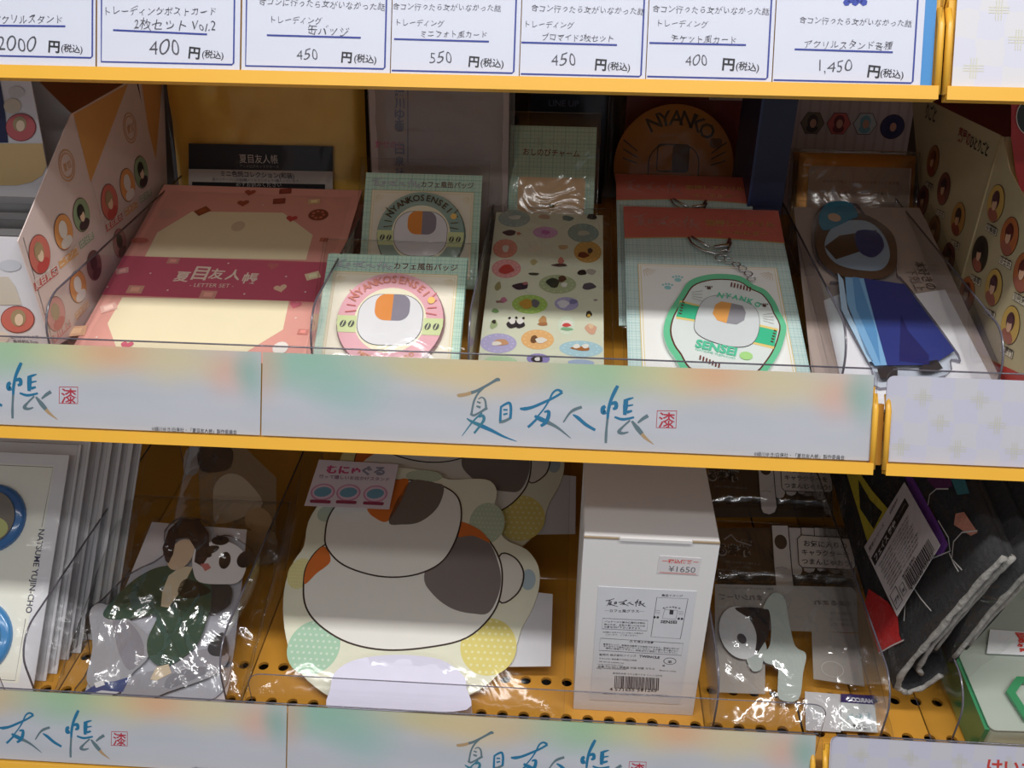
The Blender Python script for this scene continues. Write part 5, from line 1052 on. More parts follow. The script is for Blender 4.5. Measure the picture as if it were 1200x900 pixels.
g.obj('pale_print', t); bag(t, fA2, cb(260, 500)[0], 0, cb(960, 500)[0], cb(500, 0)[1]+.02, .007, .004, CLEAR2, 93, back=-.003)

# ---- big die-cut round board in its pack
fZ = deck(470, 832, 0.527, 15.7, .003); cz = lambda x, y, h=0: fZ.px(250+x/2.7907, 520+y/2.7907, h)
def board_pack(fr, label, main):
    t = thing('die_cut_board_pack', label, 'board pack', fr, 'large die-cut boards in clear packs')
    ol = spl([cz(*p) for p in [(230, 545), (238, 460), (265, 390), (298, 340), (312, 262), (360, 190), (470, 110), (600, 85), (690, 95), (770, 122), (850, 120), (905, 127), (928, 165), (915, 225), (935, 290), (965, 325), (1025, 352), (1062, 405), (1066, 470), (1045, 540), (1008, 610), (985, 680), (930, 760), (860, 815), (760, 850), (600, 862), (430, 850), (335, 800), (270, 730), (240, 640)]], 3)
    b = B(); b.slab(ol, .0006, .0030, pm('cream_board', (236, 236, 214), .42), pm('board_side', (206, 198, 176), .6)); bo = b.obj('board', t)
    g = B(); h = .0031
    def Z(pts, k, c, outl=None):
        P = spl([cz(*p) for p in pts], 5)
        if outl: g.line(P, .0016, h+(k+.5)*L_, ink(outl), True)
        g.poly(P, h+k*L_, ink(c))
    def dots(cx, cy, rx, ry, c, d):
        a = cz(cx, cy); ax = abs(cz(cx+rx, cy)[0]-a[0]); ay = abs(cz(cx, cy-ry)[1]-a[1]); g.ell(a, ax, ay, h, ink(c), 36)
        for i in range(-5, 6):
            for j in range(-5, 6):
                x, y = i*ax/4.5+(j % 2)*ax/9, j*ay/4.5
                if (x/ax)**2+(y/ay)**2 < .85: g.ell((a[0]+x, a[1]+y), ax*.055, ax*.055, h+L_, ink(d), 8)
    dots(330, 670, 86, 88, (176, 214, 186), (214, 232, 214)); dots(900, 668, 92, 92, (232, 218, 130), (242, 236, 180)); dots(895, 265, 58, 66, (186, 202, 176), (206, 216, 194)); dots(285, 430, 40, 50, (232, 224, 160), (240, 234, 190)); dots(1030, 450, 24, 34, (176, 196, 206), (190, 206, 214)); dots(690, 112, 60, 20, (190, 204, 176), (206, 216, 194)); dots(372, 235, 30, 26, (190, 204, 186), (206, 216, 194))
    IK = (58, 44, 40)
    Z([(935, 375), (985, 378), (1015, 430), (995, 495), (935, 520)], 1, (226, 222, 214), IK)
    Z([(297, 470), (310, 400), (365, 338), (480, 300), (640, 250), (800, 262), (880, 300), (935, 380), (944, 470), (915, 560), (830, 640), (700, 672), (560, 680), (440, 655), (350, 600), (305, 540)], 2, (240, 238, 232), IK)
    Z([(300, 465), (312, 398), (362, 342), (385, 390), (340, 430)], 3, (216, 116, 54)); Z([(690, 440), (730, 330), (800, 300), (890, 318), (930, 390), (940, 470), (905, 555), (850, 562), (780, 545), (720, 500)], 3, (128, 120, 118)); Z([(805, 262), (870, 288), (905, 330), (850, 308), (800, 310)], 4, (216, 116, 54))
    Z([(368, 300), (385, 235), (440, 175), (560, 130), (700, 132), (790, 170), (812, 240), (790, 330), (740, 400), (650, 438), (540, 440), (430, 405), (375, 350)], 5, (240, 238, 232), IK)
    Z([(503, 215), (520, 155), (590, 130), (640, 132), (580, 255), (530, 250)], 7, (220, 120, 50)); Z([(575, 258), (640, 134), (720, 136), (755, 150), (735, 215), (680, 262), (620, 272)], 7, (120, 110, 104))
    g.obj('board_print', bo)
    b = B(); P = spl([cz(*p, .0185) for p in [(385, 870), (383, 800), (400, 745), (470, 705), (600, 690), (740, 705), (815, 755), (828, 800), (828, 870), (600, 876)]], 4)
    b.slab(P, .0034, .0185, pm('lavender_foam', (222, 220, 240), .5)); 
    if main: b.obj('lavender_stand', t, bevel=.003)
    b = B(); b.slab([cz(1000, 480), cz(1110, 492), cz(1103, 728), cz(940, 730)], -.0006, .0002, pm('white_sheet', (214, 214, 220), .5)); b.obj('white_insert', t)
    if main:
        b = B(); q = [cz(345, 50, .014), cz(605, 65, .014), cz(575, 212, .014), cz(297, 200, .014)]; b.slab(q, .0125, .0130, pm('sticker_white', (222, 210, 220), .35)); lb = b.obj('round_icon_label', t)
        g = B(); z = lambda x, y: cz(x, y, .0132); g.text('むにゅ', z(368, 94), z(480, 98), .0132, ink((196, 80, 130)), .05, .9); g.text('ぐる', z(484, 99), z(560, 101), .0132, ink((140, 140, 160)), .05, .9); g.text('飾って嬉しいお出かけスタンド', z(345, 112), z(575, 122), .0132, ink((120, 80, 120)), .015, 1, res=1)
        for x, y in ((358, 158), (442, 160), (530, 164)):
            c = z(x, y); r = abs(z(x+40, y)[0]-c[0]); g.ell(c, r, r*.86, .0132, ink((206, 140, 176)), 24); g.ell(c, r*.86, r*.72, .0134, ink((222, 196, 214)), 24); g.ell(c, r*.72, r*.5, .0136, ink((110, 160, 184)), 14, 10); g.poly(rr(c[0]-r*.85, c[1]-r*1.14, c[0]+r*.85, c[1]-r*.82, r*.12, 3), .0138, ink((150, 60, 90)))
        g.obj('label_print', lb)
    bag(t, fr, cz(95, 850)[0]-.002, -.001, cz(1140, 850)[0]+.002, cz(700, 45)[1]+.006, .0145 if main else .006, .0040, CLEAR, 95 if main else 97, 40, 36, back=-.001)
    return t
t1 = board_pack(fZ, 'large round-bottomed board with orange and grey patches on a lavender stand', True)
f = Fr(fZ.O+fZ.v*.150-fZ.n*.0140+fZ.u*.020, 15.7)
board_pack(f, 'second die-cut board pack, lying under and behind the front one', False)

# ---- white carton
cx0, cx1, cy0, cy1 = 0.0240, 0.1262, 0.549, 0.647
fX = Fr(((cx0+cx1)/2, cy0, DZ+.0004), 90); t = thing('carton', 'plain white upright carton with a barcode label and red price sticker', 'box', fX)
CW = pm('white_corrugated', (224, 222, 222), .6, 0, .02); CI = pm('raw_board_edge', (150, 132, 108), .8)
hw = (cx1-cx0)/2; dp = cy1-cy0; HT = 0.1932
b = B(); b.box((-hw, 0, -.0015), (hw, HT, 0), CW); b.obj('front_panel', t, bevel=.0005)
b = B(); b.box((-hw, 0, -dp), (-hw+.0015, HT, -.0017), CW); b.obj('side_panel', t); b = B(); b.box((hw-.0015, 0, -dp), (hw, HT, -.0017), CW); b.obj('side_panel', t)
b = B(); b.box((-hw+.0017, 0, -dp), (hw-.0017, HT, -dp+.0015), CW); b.obj('rear_panel', t)
b = B(); b.box((-hw+.0004, HT-.0003, -dp), (hw-.0004, HT+.0012, -.001), CW); b.obj('top_flap', t, bevel=.0005)
b = B(); b.box((-hw, HT-.0008, -.0012), (-hw*.48, HT+.0004, .0004), CI); b.obj('cut_corner', t); b = B(); b.box((hw*.60, HT-.0008, -.0012), (hw, HT+.0004, .0004), CI); b.obj('cut_corner', t)
b = B(); b.box((-hw*.47, HT-.0012, -.0005), (hw*.59, HT+.0016, .0012), CW); b.obj('tuck_fold', t, bevel=.0005)
cl = lambda x, y: fX.px(680+x/4.7368, 640+y/4.7368)
b = B(); b.poly([cl(108, 222), cl(650, 250), cl(560, 835), cl(52, 805)], .0002, ink((206, 208, 214))); a0, a1 = cl(108, 222), cl(650, 250)
b = B(); LX0, LX1 = (cl(108, 222)[0]+cl(52, 805)[0])/2, (cl(645, 250)[0]+cl(560, 835)[0])/2; b.slab([(LX0, cl(60, 850)[1]), (LX1, cl(60, 850)[1]), (LX1, cl(380, 236)[1]), (LX0, cl(380, 236)[1])], .0001, .0004, pm('label_paper', (212, 214, 220), .4)); lb = b.obj('barcode_label', t)
g = B(); K = ink((56, 54, 62)); h = .0005; T = lambda s_, p, q, off=.01, ys=1.0, res=1: g.text(s_, cl(*p), cl(*q), h, K, off, ys, res=res)
conv = lambda x, y: cl(140+(x-535)/230*222, 285+(y-437)/93*55)
for _, pts in LOGO: g.line([conv(p[0], p[1])+(max(.0004, p[2]*.00019),) for p in pts], 0, h, K)
T('─カフェ風グラス─', (135, 362), (352, 366), .008, 1.0, 2)
g.line([cl(125, 398), cl(375, 410), cl(370, 468), cl(120, 456)], .0004, h, K, True); T('パッケージの飲み口部分は割れ', (135, 420), (362, 430)); T('物のため、お取り扱いには十分', (132, 436), (360, 446)); T('お気を付け下さいますよう。', (132, 450), (340, 459)); T('※印刷には多少のズレが生じる場合が', (125, 478), (350, 486), 0); T('ございます。ご了承ください。', (140, 492), (320, 498), 0)
g.line([cl(425, 282), cl(598, 290), cl(555, 512), cl(392, 500)], .0004, h, K, True); T('商品イメージ', (452, 276), (568, 279))
for i, chh in enumerate('NYANKO'): g.text(chh, cl(458+i*17, 338-abs(2.5-i)*-3), cl(470+i*17, 339+abs(2.5-i)*3), h, K, .03)
g.poly([cl(497, 350), cl(518, 352), cl(515, 378), cl(494, 376)], h, K); g.line([cl(*p) for p in ((468, 350), (455, 398), (530, 404), (540, 354))], .0003, h, K, True)
T('SENSEI', (444, 424), (535, 428), .03)
for x, y in ((412, 392), (430, 393), (546, 400), (564, 401)): g.ell(cl(x, y), .0010, .0013, h, K, 8)
for x, y in ((430, 362), (560, 368)): 
    for k in range(3): g.line([cl(x-14, y-8+k*8), cl(x+14, y-6+k*8)], .0002, h, K)
g.line([cl(112, 508), cl(572, 538), cl(560, 604), cl(104, 576)], .0004, h, K, True); T('⚠ 使用上の注意', (272, 530), (405, 538), .015); T('●電子レンジ、食器洗浄機等では使用できません。破損の恐れが', (128, 545), (548, 572), .004); T('ありますので直火にかけないでください。お子様の手の届かない', (128, 556), (545, 584), .004); T('場所に保管して下さい。用途以外に使用しないでください。', (140, 568), (540, 596), .004)
T('販売元 株式会社ツインズ', (105, 604), (310, 612), .006); T('TWINCLE', (326, 614), (440, 622), .03); T('〒101-0021 東京都千代田区外神田', (104, 624), (312, 636), .004); T('お問い合わせ先 土日祝を除く平日', (102, 640), (240, 650), .01); T('10:00~12:00/13:00~17:00', (98, 656), (236, 664), .004); T('品番 TW-5812 原産国 中国 材質 ガラス', (98, 670), (412, 684), .004); T('http://www.twinkle.net/', (92, 678), (258, 684), .004)
c = cl(497, 636); g.line([(c[0]+.0050*math.cos(q), c[1]+.0038*math.sin(q)) for q in [2*PI*i/20 for i in range(20)]], .0005, h, K, True); T('紙', (486, 645), (508, 646), .02); T('箱', (455, 664), (468, 665)); T('MADE IN CHINA', (440, 690), (532, 697), .006)
T('夏目友人帳 カフェ風グラス ニャンコ先生', (180, 706), (455, 722), .002)
x = 0; random.seed(5)
while x < 248:
    w_ = random.choice((2, 3, 4, 6)); p = [cl(192+x, 716+x*.055), cl(192+x+w_, 716+(x+w_)*.055)]; q = [cl(188+x+w_, 786+(x+w_)*.055), cl(188+x, 786+x*.055)]; g.poly([p[0], p[1], q[0], q[1]], h, K); x += w_+random.choice((2, 3, 4))
T('4 571655 581265', (162, 800), (425, 808), .01); T('©緑川ゆき・白泉社/「夏目友人帳」製作委員会', (118, 818), (482, 834), .012); g.obj('label_print', lb)
b = B(); S0 = [cl(440, 52), cl(672, 66), cl(655, 160), cl(425, 148)]; b.slab(S0, .0001, .0004, pm('sticker_white', (214, 210, 212), .35)); st = b.obj('price_sticker', t)
g = B(); RI = ink((214, 96, 84)); g.text('ー税込価格ー', cl(454, 88), cl(655, 96), h, RI, .03, .9); g.line([cl(440, 143), cl(642, 154)], .0006, h, RI); g.text('¥1650', cl(488, 138), cl(636, 146), h, ink((96, 96, 104)), -.004, 1.0); g.obj('sticker_print', st)

# ---- finger clip packs right of the carton
fE = deck(935, 850, 0.530, 14, .002); ce = lambda x, y, h=0: fE.px(820+x/4.5, 680+y/4.5, h)
t = thing('finger_clip_pack', 'front clear pack with a pale clip, a round charm and a purple-headed tag', 'clip pack', fE)
MS = film('hazy_backing', (.86, .85, .83), .02, .3, .2, 30, .5, (.60, .57, .55))
b = B(); b.slab([ce(80, 20), ce(800, 36), ce(828, 70), ce(835, 275), ce(80, 255)], -.0008, 0, MS); b.slab([ce(80, 395), ce(80, 255), ce(345, 265), ce(345, 600), ce(100, 590)], -.0008, -.0001, MS); b.slab([ce(590, 262), ce(835, 285), ce(870, 560), ce(600, 520)], -.0008, -.0001, MS); b.obj('backing_card', t)
g = B(); DK = ink((96, 90, 92)); g.text('まれシリーズ', ce(105, 100), ce(330, 106), L_*2, DK, .02, 1, mirror=True); g.text('お気に入りキャラクターつまんじゃおう', ce(110, 44), ce(390, 52), L_*2, DK, .0, 1, mirror=True, res=1); g.text('まるまれ', ce(600, 128), ce(770, 134), L_*2, DK, .02, .8, mirror=True); g.text('全8種類のうち', ce(690, 180), ce(806, 184), L_*2, DK, 0, 1, mirror=True, res=1); g.text('ひとつが入って', ce(690, 212), ce(806, 216), L_*2, DK, 0, 1, mirror=True, res=1); g.text('います。', ce(690, 240), ce(806, 244), L_*2, DK, 0, .6, mirror=True, res=1)
c = ce(700, 470); g.line([(c[0]+.0095*math.cos(q), c[1]+.0075*math.sin(q)) for q in [2*PI*i/20 for i in range(20)]], .0006, L_*2, ink((200, 196, 192)), True); g.obj('mirrored_print', t)
b = B(); P = spl([ce(*p) for p in [(330, 160), (365, 95), (405, 78), (445, 115), (470, 250), (500, 360), (555, 400), (540, 500), (515, 640), (415, 636), (408, 540), (405, 470), (340, 445), (328, 400), (365, 355), (372, 250), (360, 170)]], 4)
b.slab(P, .0012, .0040, pm('pale_grey_acrylic', (190, 200, 196), .15, coat=.8), EDGE); b.obj('clip_shape', t)
b = B(); P = spl([ce(*p) for p in [(240, 420), (250, 380), (330, 330), (350, 380), (330, 440), (320, 480), (275, 488)]], 4); b.slab(P, .0012, .0036, pm('pale_grey_acrylic', (186, 194, 192), .15, coat=.8), EDGE); b.obj('clip_foot', t)
b = B(); g = b; c = ce(210, 285); ax = abs(ce(320, 285)[0]-c[0]); ay = abs(ce(210, 150)[1]-c[1]); b.slab([(c[0]+ax*math.cos(2*PI*i/36), c[1]+ay*math.sin(2*PI*i/36)) for i in range(36)], .001, .0038, pm('white_acrylic', (216, 218, 222), .12, coat=.8), EDGE); rc_ = b.obj('round_charm', t)
g = B(); h = .0040; g.poly(spl([ce(*p) for p in [(200, 155), (350, 165), (362, 230), (358, 300), (330, 350), (290, 400), (295, 300), (260, 220), (190, 170)]], 4), h, pm('charm_black', (58, 56, 60), .15, coat=.8)); g.ell(ce(218, 320), .0040, .0052, h+L_, ink((84, 84, 90)), 18, 15); g.obj('charm_print', rc_)
b = B(); b.slab([ce(555, 585), ce(742, 600), ce(745, 800), ce(560, 790)], -.001, -.0004, pm('white_sheet', (206, 204, 208), .5)); b.obj('white_insert', t)
b = B(); b.slab([ce(742, 602), ce(916, 610), ce(936, 806), ce(745, 796)], .0004, .0010, pm('tag_paper', (216, 220, 222), .4)); tg = b.obj('tag', t)
g = B(); g.poly([ce(742, 602), ce(916, 610), ce(921, 660), ce(742, 646)], .0011, ink((52, 36, 104))); g.text('MARCO', ce(798, 642), ce(914, 652), .0013, ink((226, 226, 236)), .05, 1, mirror=True)
for _, pts in LOGO: g.line([ce(905-(p[0]-535)/230*130, 695+(p[1]-437)/93*50)+(max(.0004, p[2]*.00013),) for p in pts], 0, .0012, ink((140, 186, 196)))
g.text('全8種', ce(808, 786), ce(880, 790), .0012, K, .02, 1, mirror=True); g.obj('tag_print', tg)
bag(t, fE, ce(60, 800)[0], -.001, ce(1000, 800)[0], ce(500, 30)[1]+.01,   .0085, .0080, CLEAR2, 101, 60, 60, back=-.002)

fV = from_px(935, 640, 0.735, 34); fV = Fr(fV.O-fV.v*((fV.O.z-DZ-.012)/fV.v.z), 34); cv = lambda x, y: fV.px(820+x/5.624, 540+y/5.624)
def clip_pack(fr, label):
    t = thing('finger_clip_pack', label, 'clip pack', fr, 'finger clip packs with a speech balloon')
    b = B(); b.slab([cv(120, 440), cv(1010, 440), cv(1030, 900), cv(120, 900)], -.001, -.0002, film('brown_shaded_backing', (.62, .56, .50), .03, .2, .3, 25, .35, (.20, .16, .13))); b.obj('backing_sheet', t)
    LW = (232, 224, 222)
    b = B(); 
    for k, (x0, x1, yb) in enumerate(((752, 815, 730), (665, 752, 740), (580, 665, 760))):
        P = [cv(x0, 435), cv(x1, 438), cv(x1+12, yb-30), cv(x1, yb-5), cv((x0+x1)/2+10, yb+5), cv(x0+20, yb-8), cv(x0+12, yb-40)]; b.slab(P, 0, .0008+.0002*k, ink((40, 34, 34))); P2 = [(sum(q[0] for q in P)/7+(p[0]-sum(q[0] for q in P)/7)*.92, sum(q[1] for q in P)/7+(p[1]-sum(q[1] for q in P)/7)*.96) for p in P]; b.slab(P2, .0008+.0002*k, .0011+.0002*k, pm('clip_grey', LW, .3))
    b.obj('rear_fingers', t)
    P = [cv(*p) for p in [(468, 430), (578, 432), (600, 700), (615, 830), (600, 870), (560, 888), (515, 875), (498, 840), (485, 700)]]; b = B(); b.slab(P, .0016, .0030, pm('clip_grey', LW, .3), ink((40, 34, 34))); fb = b.obj('clip_bar', t)
    g = B(); g.line(P, .0010, .0031, ink((40, 34, 34)), True); g.ell(cv(529, 540), .0062, .0075, .0031, ink((70, 56, 50)), 24); g.line([cv(500, 712), cv(535, 705), cv(572, 716)], .0004, .0031, ink((90, 80, 80))); g.obj('bar_print', fb)
    g = B(); P = [cv(*p) for p in [(665, 495), (980, 520), (1003, 545), (1020, 700), (1000, 722), (670, 708), (648, 685), (638, 520)]]; g.slab(P, .0020, .0032, pm('balloon_card', (236, 226, 222), .4), ink((40, 34, 34))); g.line(P, .0009, .0033, ink((40, 34, 34)), True)
    for s_, p, q in (('お気に入りの', (680, 565), (965, 585)), ('キャラクターを', (668, 622), (980, 640)), ('つまんじゃおう!', (668, 682), (1000, 700))): g.text(s_, cv(*p), cv(*q), .0034, ink((50, 40, 40)), .018, .95, res=2)
    g.obj('speech_balloon', t)
    g = B(); g.text('まるまれ', cv(40, 610), cv(335, 625), .0006, ink((170, 166, 166)), .12, 1.1, res=2); g.text('まるまれ', cv(45, 608), cv(330, 622), .0009, ink((28, 24, 26)), .05, 1.1, res=2); g.text('シリーズ', cv(270, 528), cv(345, 545), .0009, ink((150, 146, 146)), .01, res=1); g.line([cv(160, 520), cv(205, 488), cv(245, 530), cv(340, 560)], .0016, .0007, ink((150, 146, 146))); g.text('お菓子が何個でも掴めるよ!', cv(160, 672), cv(400, 690), .0006, ink((130, 124, 120)), 0, 1, res=1); g.obj('logo_lettering', t)
    bag(t, fr, cv(60, 800)[0], 0, cv(1060, 800)[0], cv(500, 425)[1]+.002, .0055, .0026, CLEAR2, 105, 30, 24, back=-.002)
    return t
v1 = clip_pack(fV, 'second clip pack with a legible speech balloon, behind the purple-tagged one')
v2 = copy_tree(v1); v2['label'] = 'rear clip pack whose balloon is cut by the yellow rail'
pa = onY(905, 545, 0.885); pb = onY(935, 645, .735)
v2.matrix_world = Fr(fV.O+Vector((.004, .118, .004)), 34).mat()

# ---- folded towel in its bag
p0, p1 = onY(1036, 806, 0.56), onY(1168, 650, 0.53)
class Fr3(Fr):
    def __init__(s, O, u, v): s.O = Vector(O); s.u = u.normalized(); v = v-s.u*v.dot(s.u); s.v = v.normalized(); s.n = s.u.cross(s.v)
fH = Fr3(p0, p1-p0, Vector((.0, 1, .30)))
W0 = (p1-p0).length
t = thing('folded_towel', 'folded black towel with pale woven hems, leaning in its clear bag', 'towel', fH)
TW = pm('black_terry', (44, 44, 47), .95, 0, .25, 260, .8); HEM = pm('grey_white_hem', (160, 157, 153), .95, 0, .45, 190, .9)
def towel_layer(name, prof, th, v0, v1, mt, hem=True):
    """a soft slab that follows profile points (u,h) and runs back along v"""
    P = [Vector(p) for p in prof]; n = len(P); b = B(); nv = 16; vs = []
    off = []
    for i in range(n):
        d = (P[min(i+1, n-1)]-P[max(i-1, 0)]).normalized(); off.append(Vector((-d.y, d.x))*th/2)
    ring = [P[i]+off[i] for i in range(n)]+[P[i]-off[i] for i in range(n-1, -1, -1)]; m_ = len(ring)
    for j in range(nv+1):
        v = v0+(v1-v0)*j/nv
        for i, p in enumerate(ring): q = noise.noise(Vector((p.x*30, v*20, p.y*30)))*.0020; vs.append((p.x+q, v, p.y+q*1.5))
    fs = [(j*m_+i, (j+1)*m_+i, (j+1)*m_+(i+1) % m_, j*m_+(i+1) % m_) for j in range(nv) for i in range(m_)]+[tuple(range(m_)), tuple(range((nv+1)*m_-1, nv*m_-1, -1))]
    b.add(vs, fs, mt, True); o = b.obj(name, t)
    if hem:
        g = B(); random.seed(len(prof)+int(v0*1e4)); pts = []; rs = []
        for i in range(n-1):
            for k in range(5): q = P[i].lerp(P[i+1], k/5); pts.append((q.x+random.uniform(-.0004, .0004), v0-.0004+random.uniform(-.0005, .0005), q.y+random.uniform(-.0004, .0004))); rs.append(th*.34*random.uniform(.75, 1.2))
        g.tube(pts, rs, HEM, 8); g.obj('hem', o)
    return o
U = lambda a: [(W0*x, y) for x, y in a]
towel_layer('outer_fold', U([(1.0, -.006), (.85, -.0035), (.6, -.0035), (.35, -.0035), (.12, -.004), (.02, -.010), (-.01, -.020), (.06, -.031), (.2, -.036)]), .0075, 0, .26, TW)
towel_layer('inner_fold', U([(.98, -.016), (.8, -.0125), (.55, -.0125), (.3, -.013), (.16, -.017), (.12, -.024)]), .0065, .004, .26, TW)
towel_layer('return_fold', U([(1.02, -.030), (.9, -.026), (.7, -.026), (.5, -.0275), (.3, -.029)]), .0065, -.004, .26, TW)
towel_layer('lowest_fold', U([(1.06, -.042), (.85, -.038), (.6, -.037), (.35, -.038)]), .0065, .003, .26, TW)
towel_layer('tucked_fold', U([(.86, -.0195), (.65, -.0195), (.42, -.0205), (.26, -.022)]), .0045, .008, .26, TW)
ch_ = lambda x, y, h=.0010: fH.px(990+x/4.738, 540+y/4.738, h)
g = B(); h = .0022
def TH(pts, k, c): g.poly([fH.px(*p, h) for p in pts], h+k*L_, pm('towel_dye', c, .95, 0, .12, 260, .6))
TH([(1018, 690), (1040, 705), (1052, 722), (1054, 745), (1058, 752), (1045, 758), (1030, 766), (1020, 735), (1012, 712)], 0, (196, 34, 36)); TH([(990, 548), (1006, 552), (1022, 575), (1042, 598), (1034, 612), (1018, 640), (1006, 600)], 0, (206, 190, 60)); TH([(1006, 562), (1020, 586), (1034, 600), (1024, 620), (1008, 596)], 1, (36, 38, 36))
TH([(1060, 556), (1070, 560), (1100, 615), (1111, 638), (1104, 652), (1090, 648)], 0, (116, 60, 156)); TH([(1120, 602), (1130, 600), (1146, 624), (1138, 628), (1118, 615)], 1, (206, 140, 120)); TH([(1094, 545), (1112, 552), (1116, 570), (1098, 575), (1086, 562)], 0, (96, 40, 90)); TH([(1108, 546), (1126, 548), (1136, 578), (1122, 580)], 0, (60, 120, 130))
g.obj('dyed_picture', t)
g = B(); WL = pm('white_dyed_line', (206, 204, 204), .95)
for q in ([(1092, 655), (1104, 650), (1114, 646), (1112, 630), (1100, 610)], [(1113, 648), (1118, 660), (1124, 670)], [(1128, 668), (1116, 655), (1118, 635), (1128, 624), (1146, 622)], [(1070, 687), (1080, 702), (1092, 716)], [(1070, 687), (1062, 700), (1060, 728)], [(1030, 766), (1045, 757), (1060, 750)], [(1088, 592), (1090, 580), (1098, 573), (1112, 573)]): g.line([fH.px(*p, h)+(.0011,) for p in q], 0, h+3*L_, WL)
g.obj('white_outline', t)
LH = .0075; LP = [fH.px(*p, LH) for p in ((1012.6, 641), (1059.6, 565), (1101.4, 638.8), (1051, 722))]
b = B(); b.slab(LP, LH-.0006, LH, pm('label_paper', (214, 206, 210), .4)); lb = b.obj('price_label', t)
A0, Bx, By = Vector(LP[0]), Vector(LP[1])-Vector(LP[0]), Vector(LP[3])-Vector(LP[0])
def lpt(a, c): q = A0+Bx*a+By*c; return (q.x, q.y)
g = B(); h2 = LH+.0002; KK = ink((40, 34, 38))
g.poly([lpt(.03, .20), lpt(.90, .14), lpt(.90, .26), lpt(.03, .32)], h2, KK)
g.text('フェイス 歴史', lpt(.08, .295), lpt(.62, .255), h2+L_, ink((226, 220, 224)), .02, 1.0); g.text('フェイスタオル', lpt(.66, .225), lpt(.87, .21), h2+L_, ink((200, 196, 200)), 0)
g.text('歴史シリーズ', lpt(.05, .12), lpt(.45, .10), h2, KK, .01, .8); g.text('好評発売中', lpt(.60, .09), lpt(.80, .07), h2, KK, .01)
random.seed(3)
for r_ in range(9): g.text('本製品は綿素材を使用しております洗濯の際は色落ち', lpt(.08+.02*(r_ % 2), .385+.042*r_), lpt(.82-.03*(r_ % 3), .345+.042*r_), h2, KK, .002, 1, res=1)
x = .34
while x < .90:
    w_ = random.choice((.008, .014, .02)); g.poly([lpt(x, .80-.05*x), lpt(x+w_, .80-.05*x), lpt(x+w_, .96-.05*x), lpt(x, .96-.05*x)], h2, KK); x += w_+random.choice((.008, .013))
g.text('4 988648 031422', lpt(.36, .985-.01), lpt(.86, .945), h2, KK, .01, res=1); g.line([lpt(.22, .80), lpt(.30, .80), lpt(.30, .92), lpt(.22, .92)], .0008, h2, KK, True); g.line([lpt(.04, .76), lpt(.18, .75), lpt(.18, .94), lpt(.04, .95)], .0011, h2, KK, True); g.text('プラ', lpt(.06, .90), lpt(.16, .89), h2, KK, .04, 1.2); g.text('紙', lpt(.235, .895), lpt(.285, .895), h2, KK, .04); g.text('株式会社 販売元', lpt(.33, .775), lpt(.62, .755), h2, KK, .02, 1, res=1); g.obj('label_print', lb)
# its bag: a skin over the top face and a loose flap standing off the front right
bag(t, fH, -.012, -.012, W0+.020, .26, .012, .004, film('thin_bag', (.95, .95, .94), .02, .10, .9, 34), 111, 34, 34, back=.002)
b = B(); e0 = [(W0*1.00, -.006, .002), (W0*1.22, -.004, -.006), (W0*1.34, -.002, -.028), (W0*1.36, -.002, -.055), (W0*1.12, -.006, -.078), (W0*.8, -.008, -.070), (W0*.45, -.008, -.058), (W0*.05, -.006, -.040)]
SV_ = []
for i in range(8):
    q0, q1, q2, q3 = (Vector(e0[(i+d) % 8]) for d in (-1, 0, 1, 2))
    for k in range(4): t_ = k/4; SV_.append(0.5*((2*q1)+(-q0+q2)*t_+(2*q0-5*q1+4*q2-q3)*t_*t_+(-q0+3*q1-3*q2+q3)*t_**3))
mid = sum(SV_, Vector((0, 0, 0)))/len(SV_); rings = [[mid.lerp(p, f_)+Vector((0, -.004*(1-f_)+.003*noise.noise(p*60+Vector((0, 0, f_*3))), 0)) for p in SV_] for f_ in (.02, .35, .7, 1)]
vs = [p for r_ in rings for p in r_]; n = len(SV_); b.add(vs, [(r_*n+i, r_*n+(i+1) % n, (r_+1)*n+(i+1) % n, (r_+1)*n+i) for r_ in range(3) for i in range(n)], film('thin_bag', (.95, .95, .94), .02, .10, .9, 34), True); b.obj('bag_flap', t)

# ---- clear cases with green trims in the right bay
GRA = pm('green_plastic', (60, 136, 92), .3, coat=.4); PGC = film('pale_green_tray', (.90, .95, .90), .03, .08, .15, 20, .62, (.74, .82, .70))
XG = onY(1150, 862, 0.52).x
def clear_case(fr, label, wd, ln, hh, label_card):
    t = thing('clear_case', label, 'case', fr, 'clear cases in the right-hand bay')
    b = B(); b.slab(rr(0, 0, wd, ln, .006), 0, hh, PGC); b.obj('tray', t)
    b = B(); b.box((-.0045, 0, -.001), (-.0005, ln, hh+.001), GRA); b.obj('green_side', t)
    b = B(); b.box((-.001, ln-.004, -.001), (wd, ln, hh+.0015), GRA); b.obj('green_rear_edge', t)
    b = B(); b.slab(rr(-.002, -.002, wd, ln, .006), hh+.001, hh+.002, RIGID, EDGE); b.obj('lid', t)
    return t
fgE = Fr((XG+.006, 0.525, DZ+.001), 6, 2)
t = clear_case(fgE, 'clear case with a green side strip and hexagonal green ring, lower right', .22, .17, .035, True)
cg = lambda x, y, h=.0375: fgE.px(x, y, h)
b = B(); P = spl([cg(*p) for p in [(1182, 812), (1186, 800), (1196, 795), (1240, 797), (1256, 820), (1240, 850), (1200, 848)]], 2)
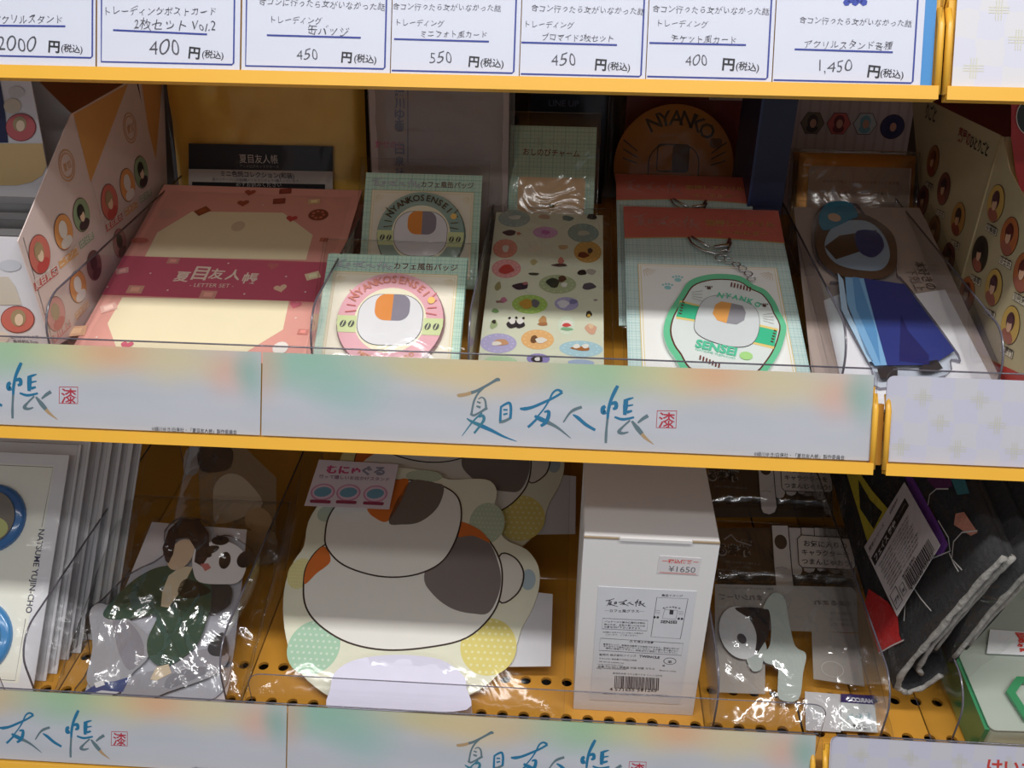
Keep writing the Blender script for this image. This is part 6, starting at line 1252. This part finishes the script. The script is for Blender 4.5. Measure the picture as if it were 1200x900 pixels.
P = [cg(*p) for p in [(1178, 812), (1190, 795), (1240, 797), (1252, 822), (1240, 848), (1200, 846)]]; mx_ = (sum(p[0] for p in P)/6, sum(p[1] for p in P)/6)
Pi = [(mx_[0]+(p[0]-mx_[0])*.72, mx_[1]+(p[1]-mx_[1])*.72) for p in P]; b.add([(p[0], p[1], .0405) for p in P+Pi]+[(p[0], p[1], .0375) for p in P+Pi], [(i, (i+1) % 6, 6+(i+1) % 6, 6+i) for i in range(6)]+[(12+i, 12+(i+1) % 6, (i+1) % 6, i) for i in range(6)]+[(6+i, 6+(i+1) % 6, 18+(i+1) % 6, 18+i) for i in range(6)], GRA); b.obj('hexagon_ring', t)
b = B(); q = [cg(1160, 738), cg(1240, 744), cg(1240, 770), cg(1156, 766)]; b.slab(q, .0375, .0382, pm('sticker_white', (220, 222, 224), .35)); lb = b.obj('white_label', t); g = B(); g.text('夏', cg(1193, 752, .0384), cg(1208, 753, .0384), .0385, ink((206, 60, 50)), .04, 1.2); g.text('祭', cg(1194, 763, .0384), cg(1208, 764, .0384), .0385, ink((206, 60, 50)), .04); g.obj('red_print', lb)
for k, (yy, zz) in enumerate(((.715, .002), (.715, .045), (.735, .090))):
    f = Fr((XG+.012, yy, DZ+zz), 3); t = thing('clear_case', ['lower clear grey case behind the green-edged one', 'middle clear grey case in the stack at the right', 'top clear grey case in the stack at the right'][k], 'case', f, 'clear cases in the right-hand bay')
    b = B(); b.slab(rr(0, 0, .24, .15, .006), 0, .036, film('grey_case', (.80, .82, .78), .05, .08, .1, 20, .35, (.50, .52, .46))); b.obj('tray', t)
    b = B(); b.slab(rr(-.002, -.002, .24, .152, .006), .037, .040, RIGID, EDGE); b.obj('lid', t)
    b = B(); b.box((.0, -.0035, .026), (.24, -.0005, .034), pm('white_clasp', (196, 196, 190), .3)); b.obj('clasp_band', t)
    b = B(); b.tube([(.055+.008*math.cos(a), -.005, .016+.008*math.sin(a)) for a in [2*PI*i/16 for i in range(16)]], .0008, RIGID, 6, True); b.obj('ring_pull', t)
    if k == 1: b = B(); b.box((0, -.0035, -.001), (.24, -.0005, .005), GRA); b.obj('green_band', t)
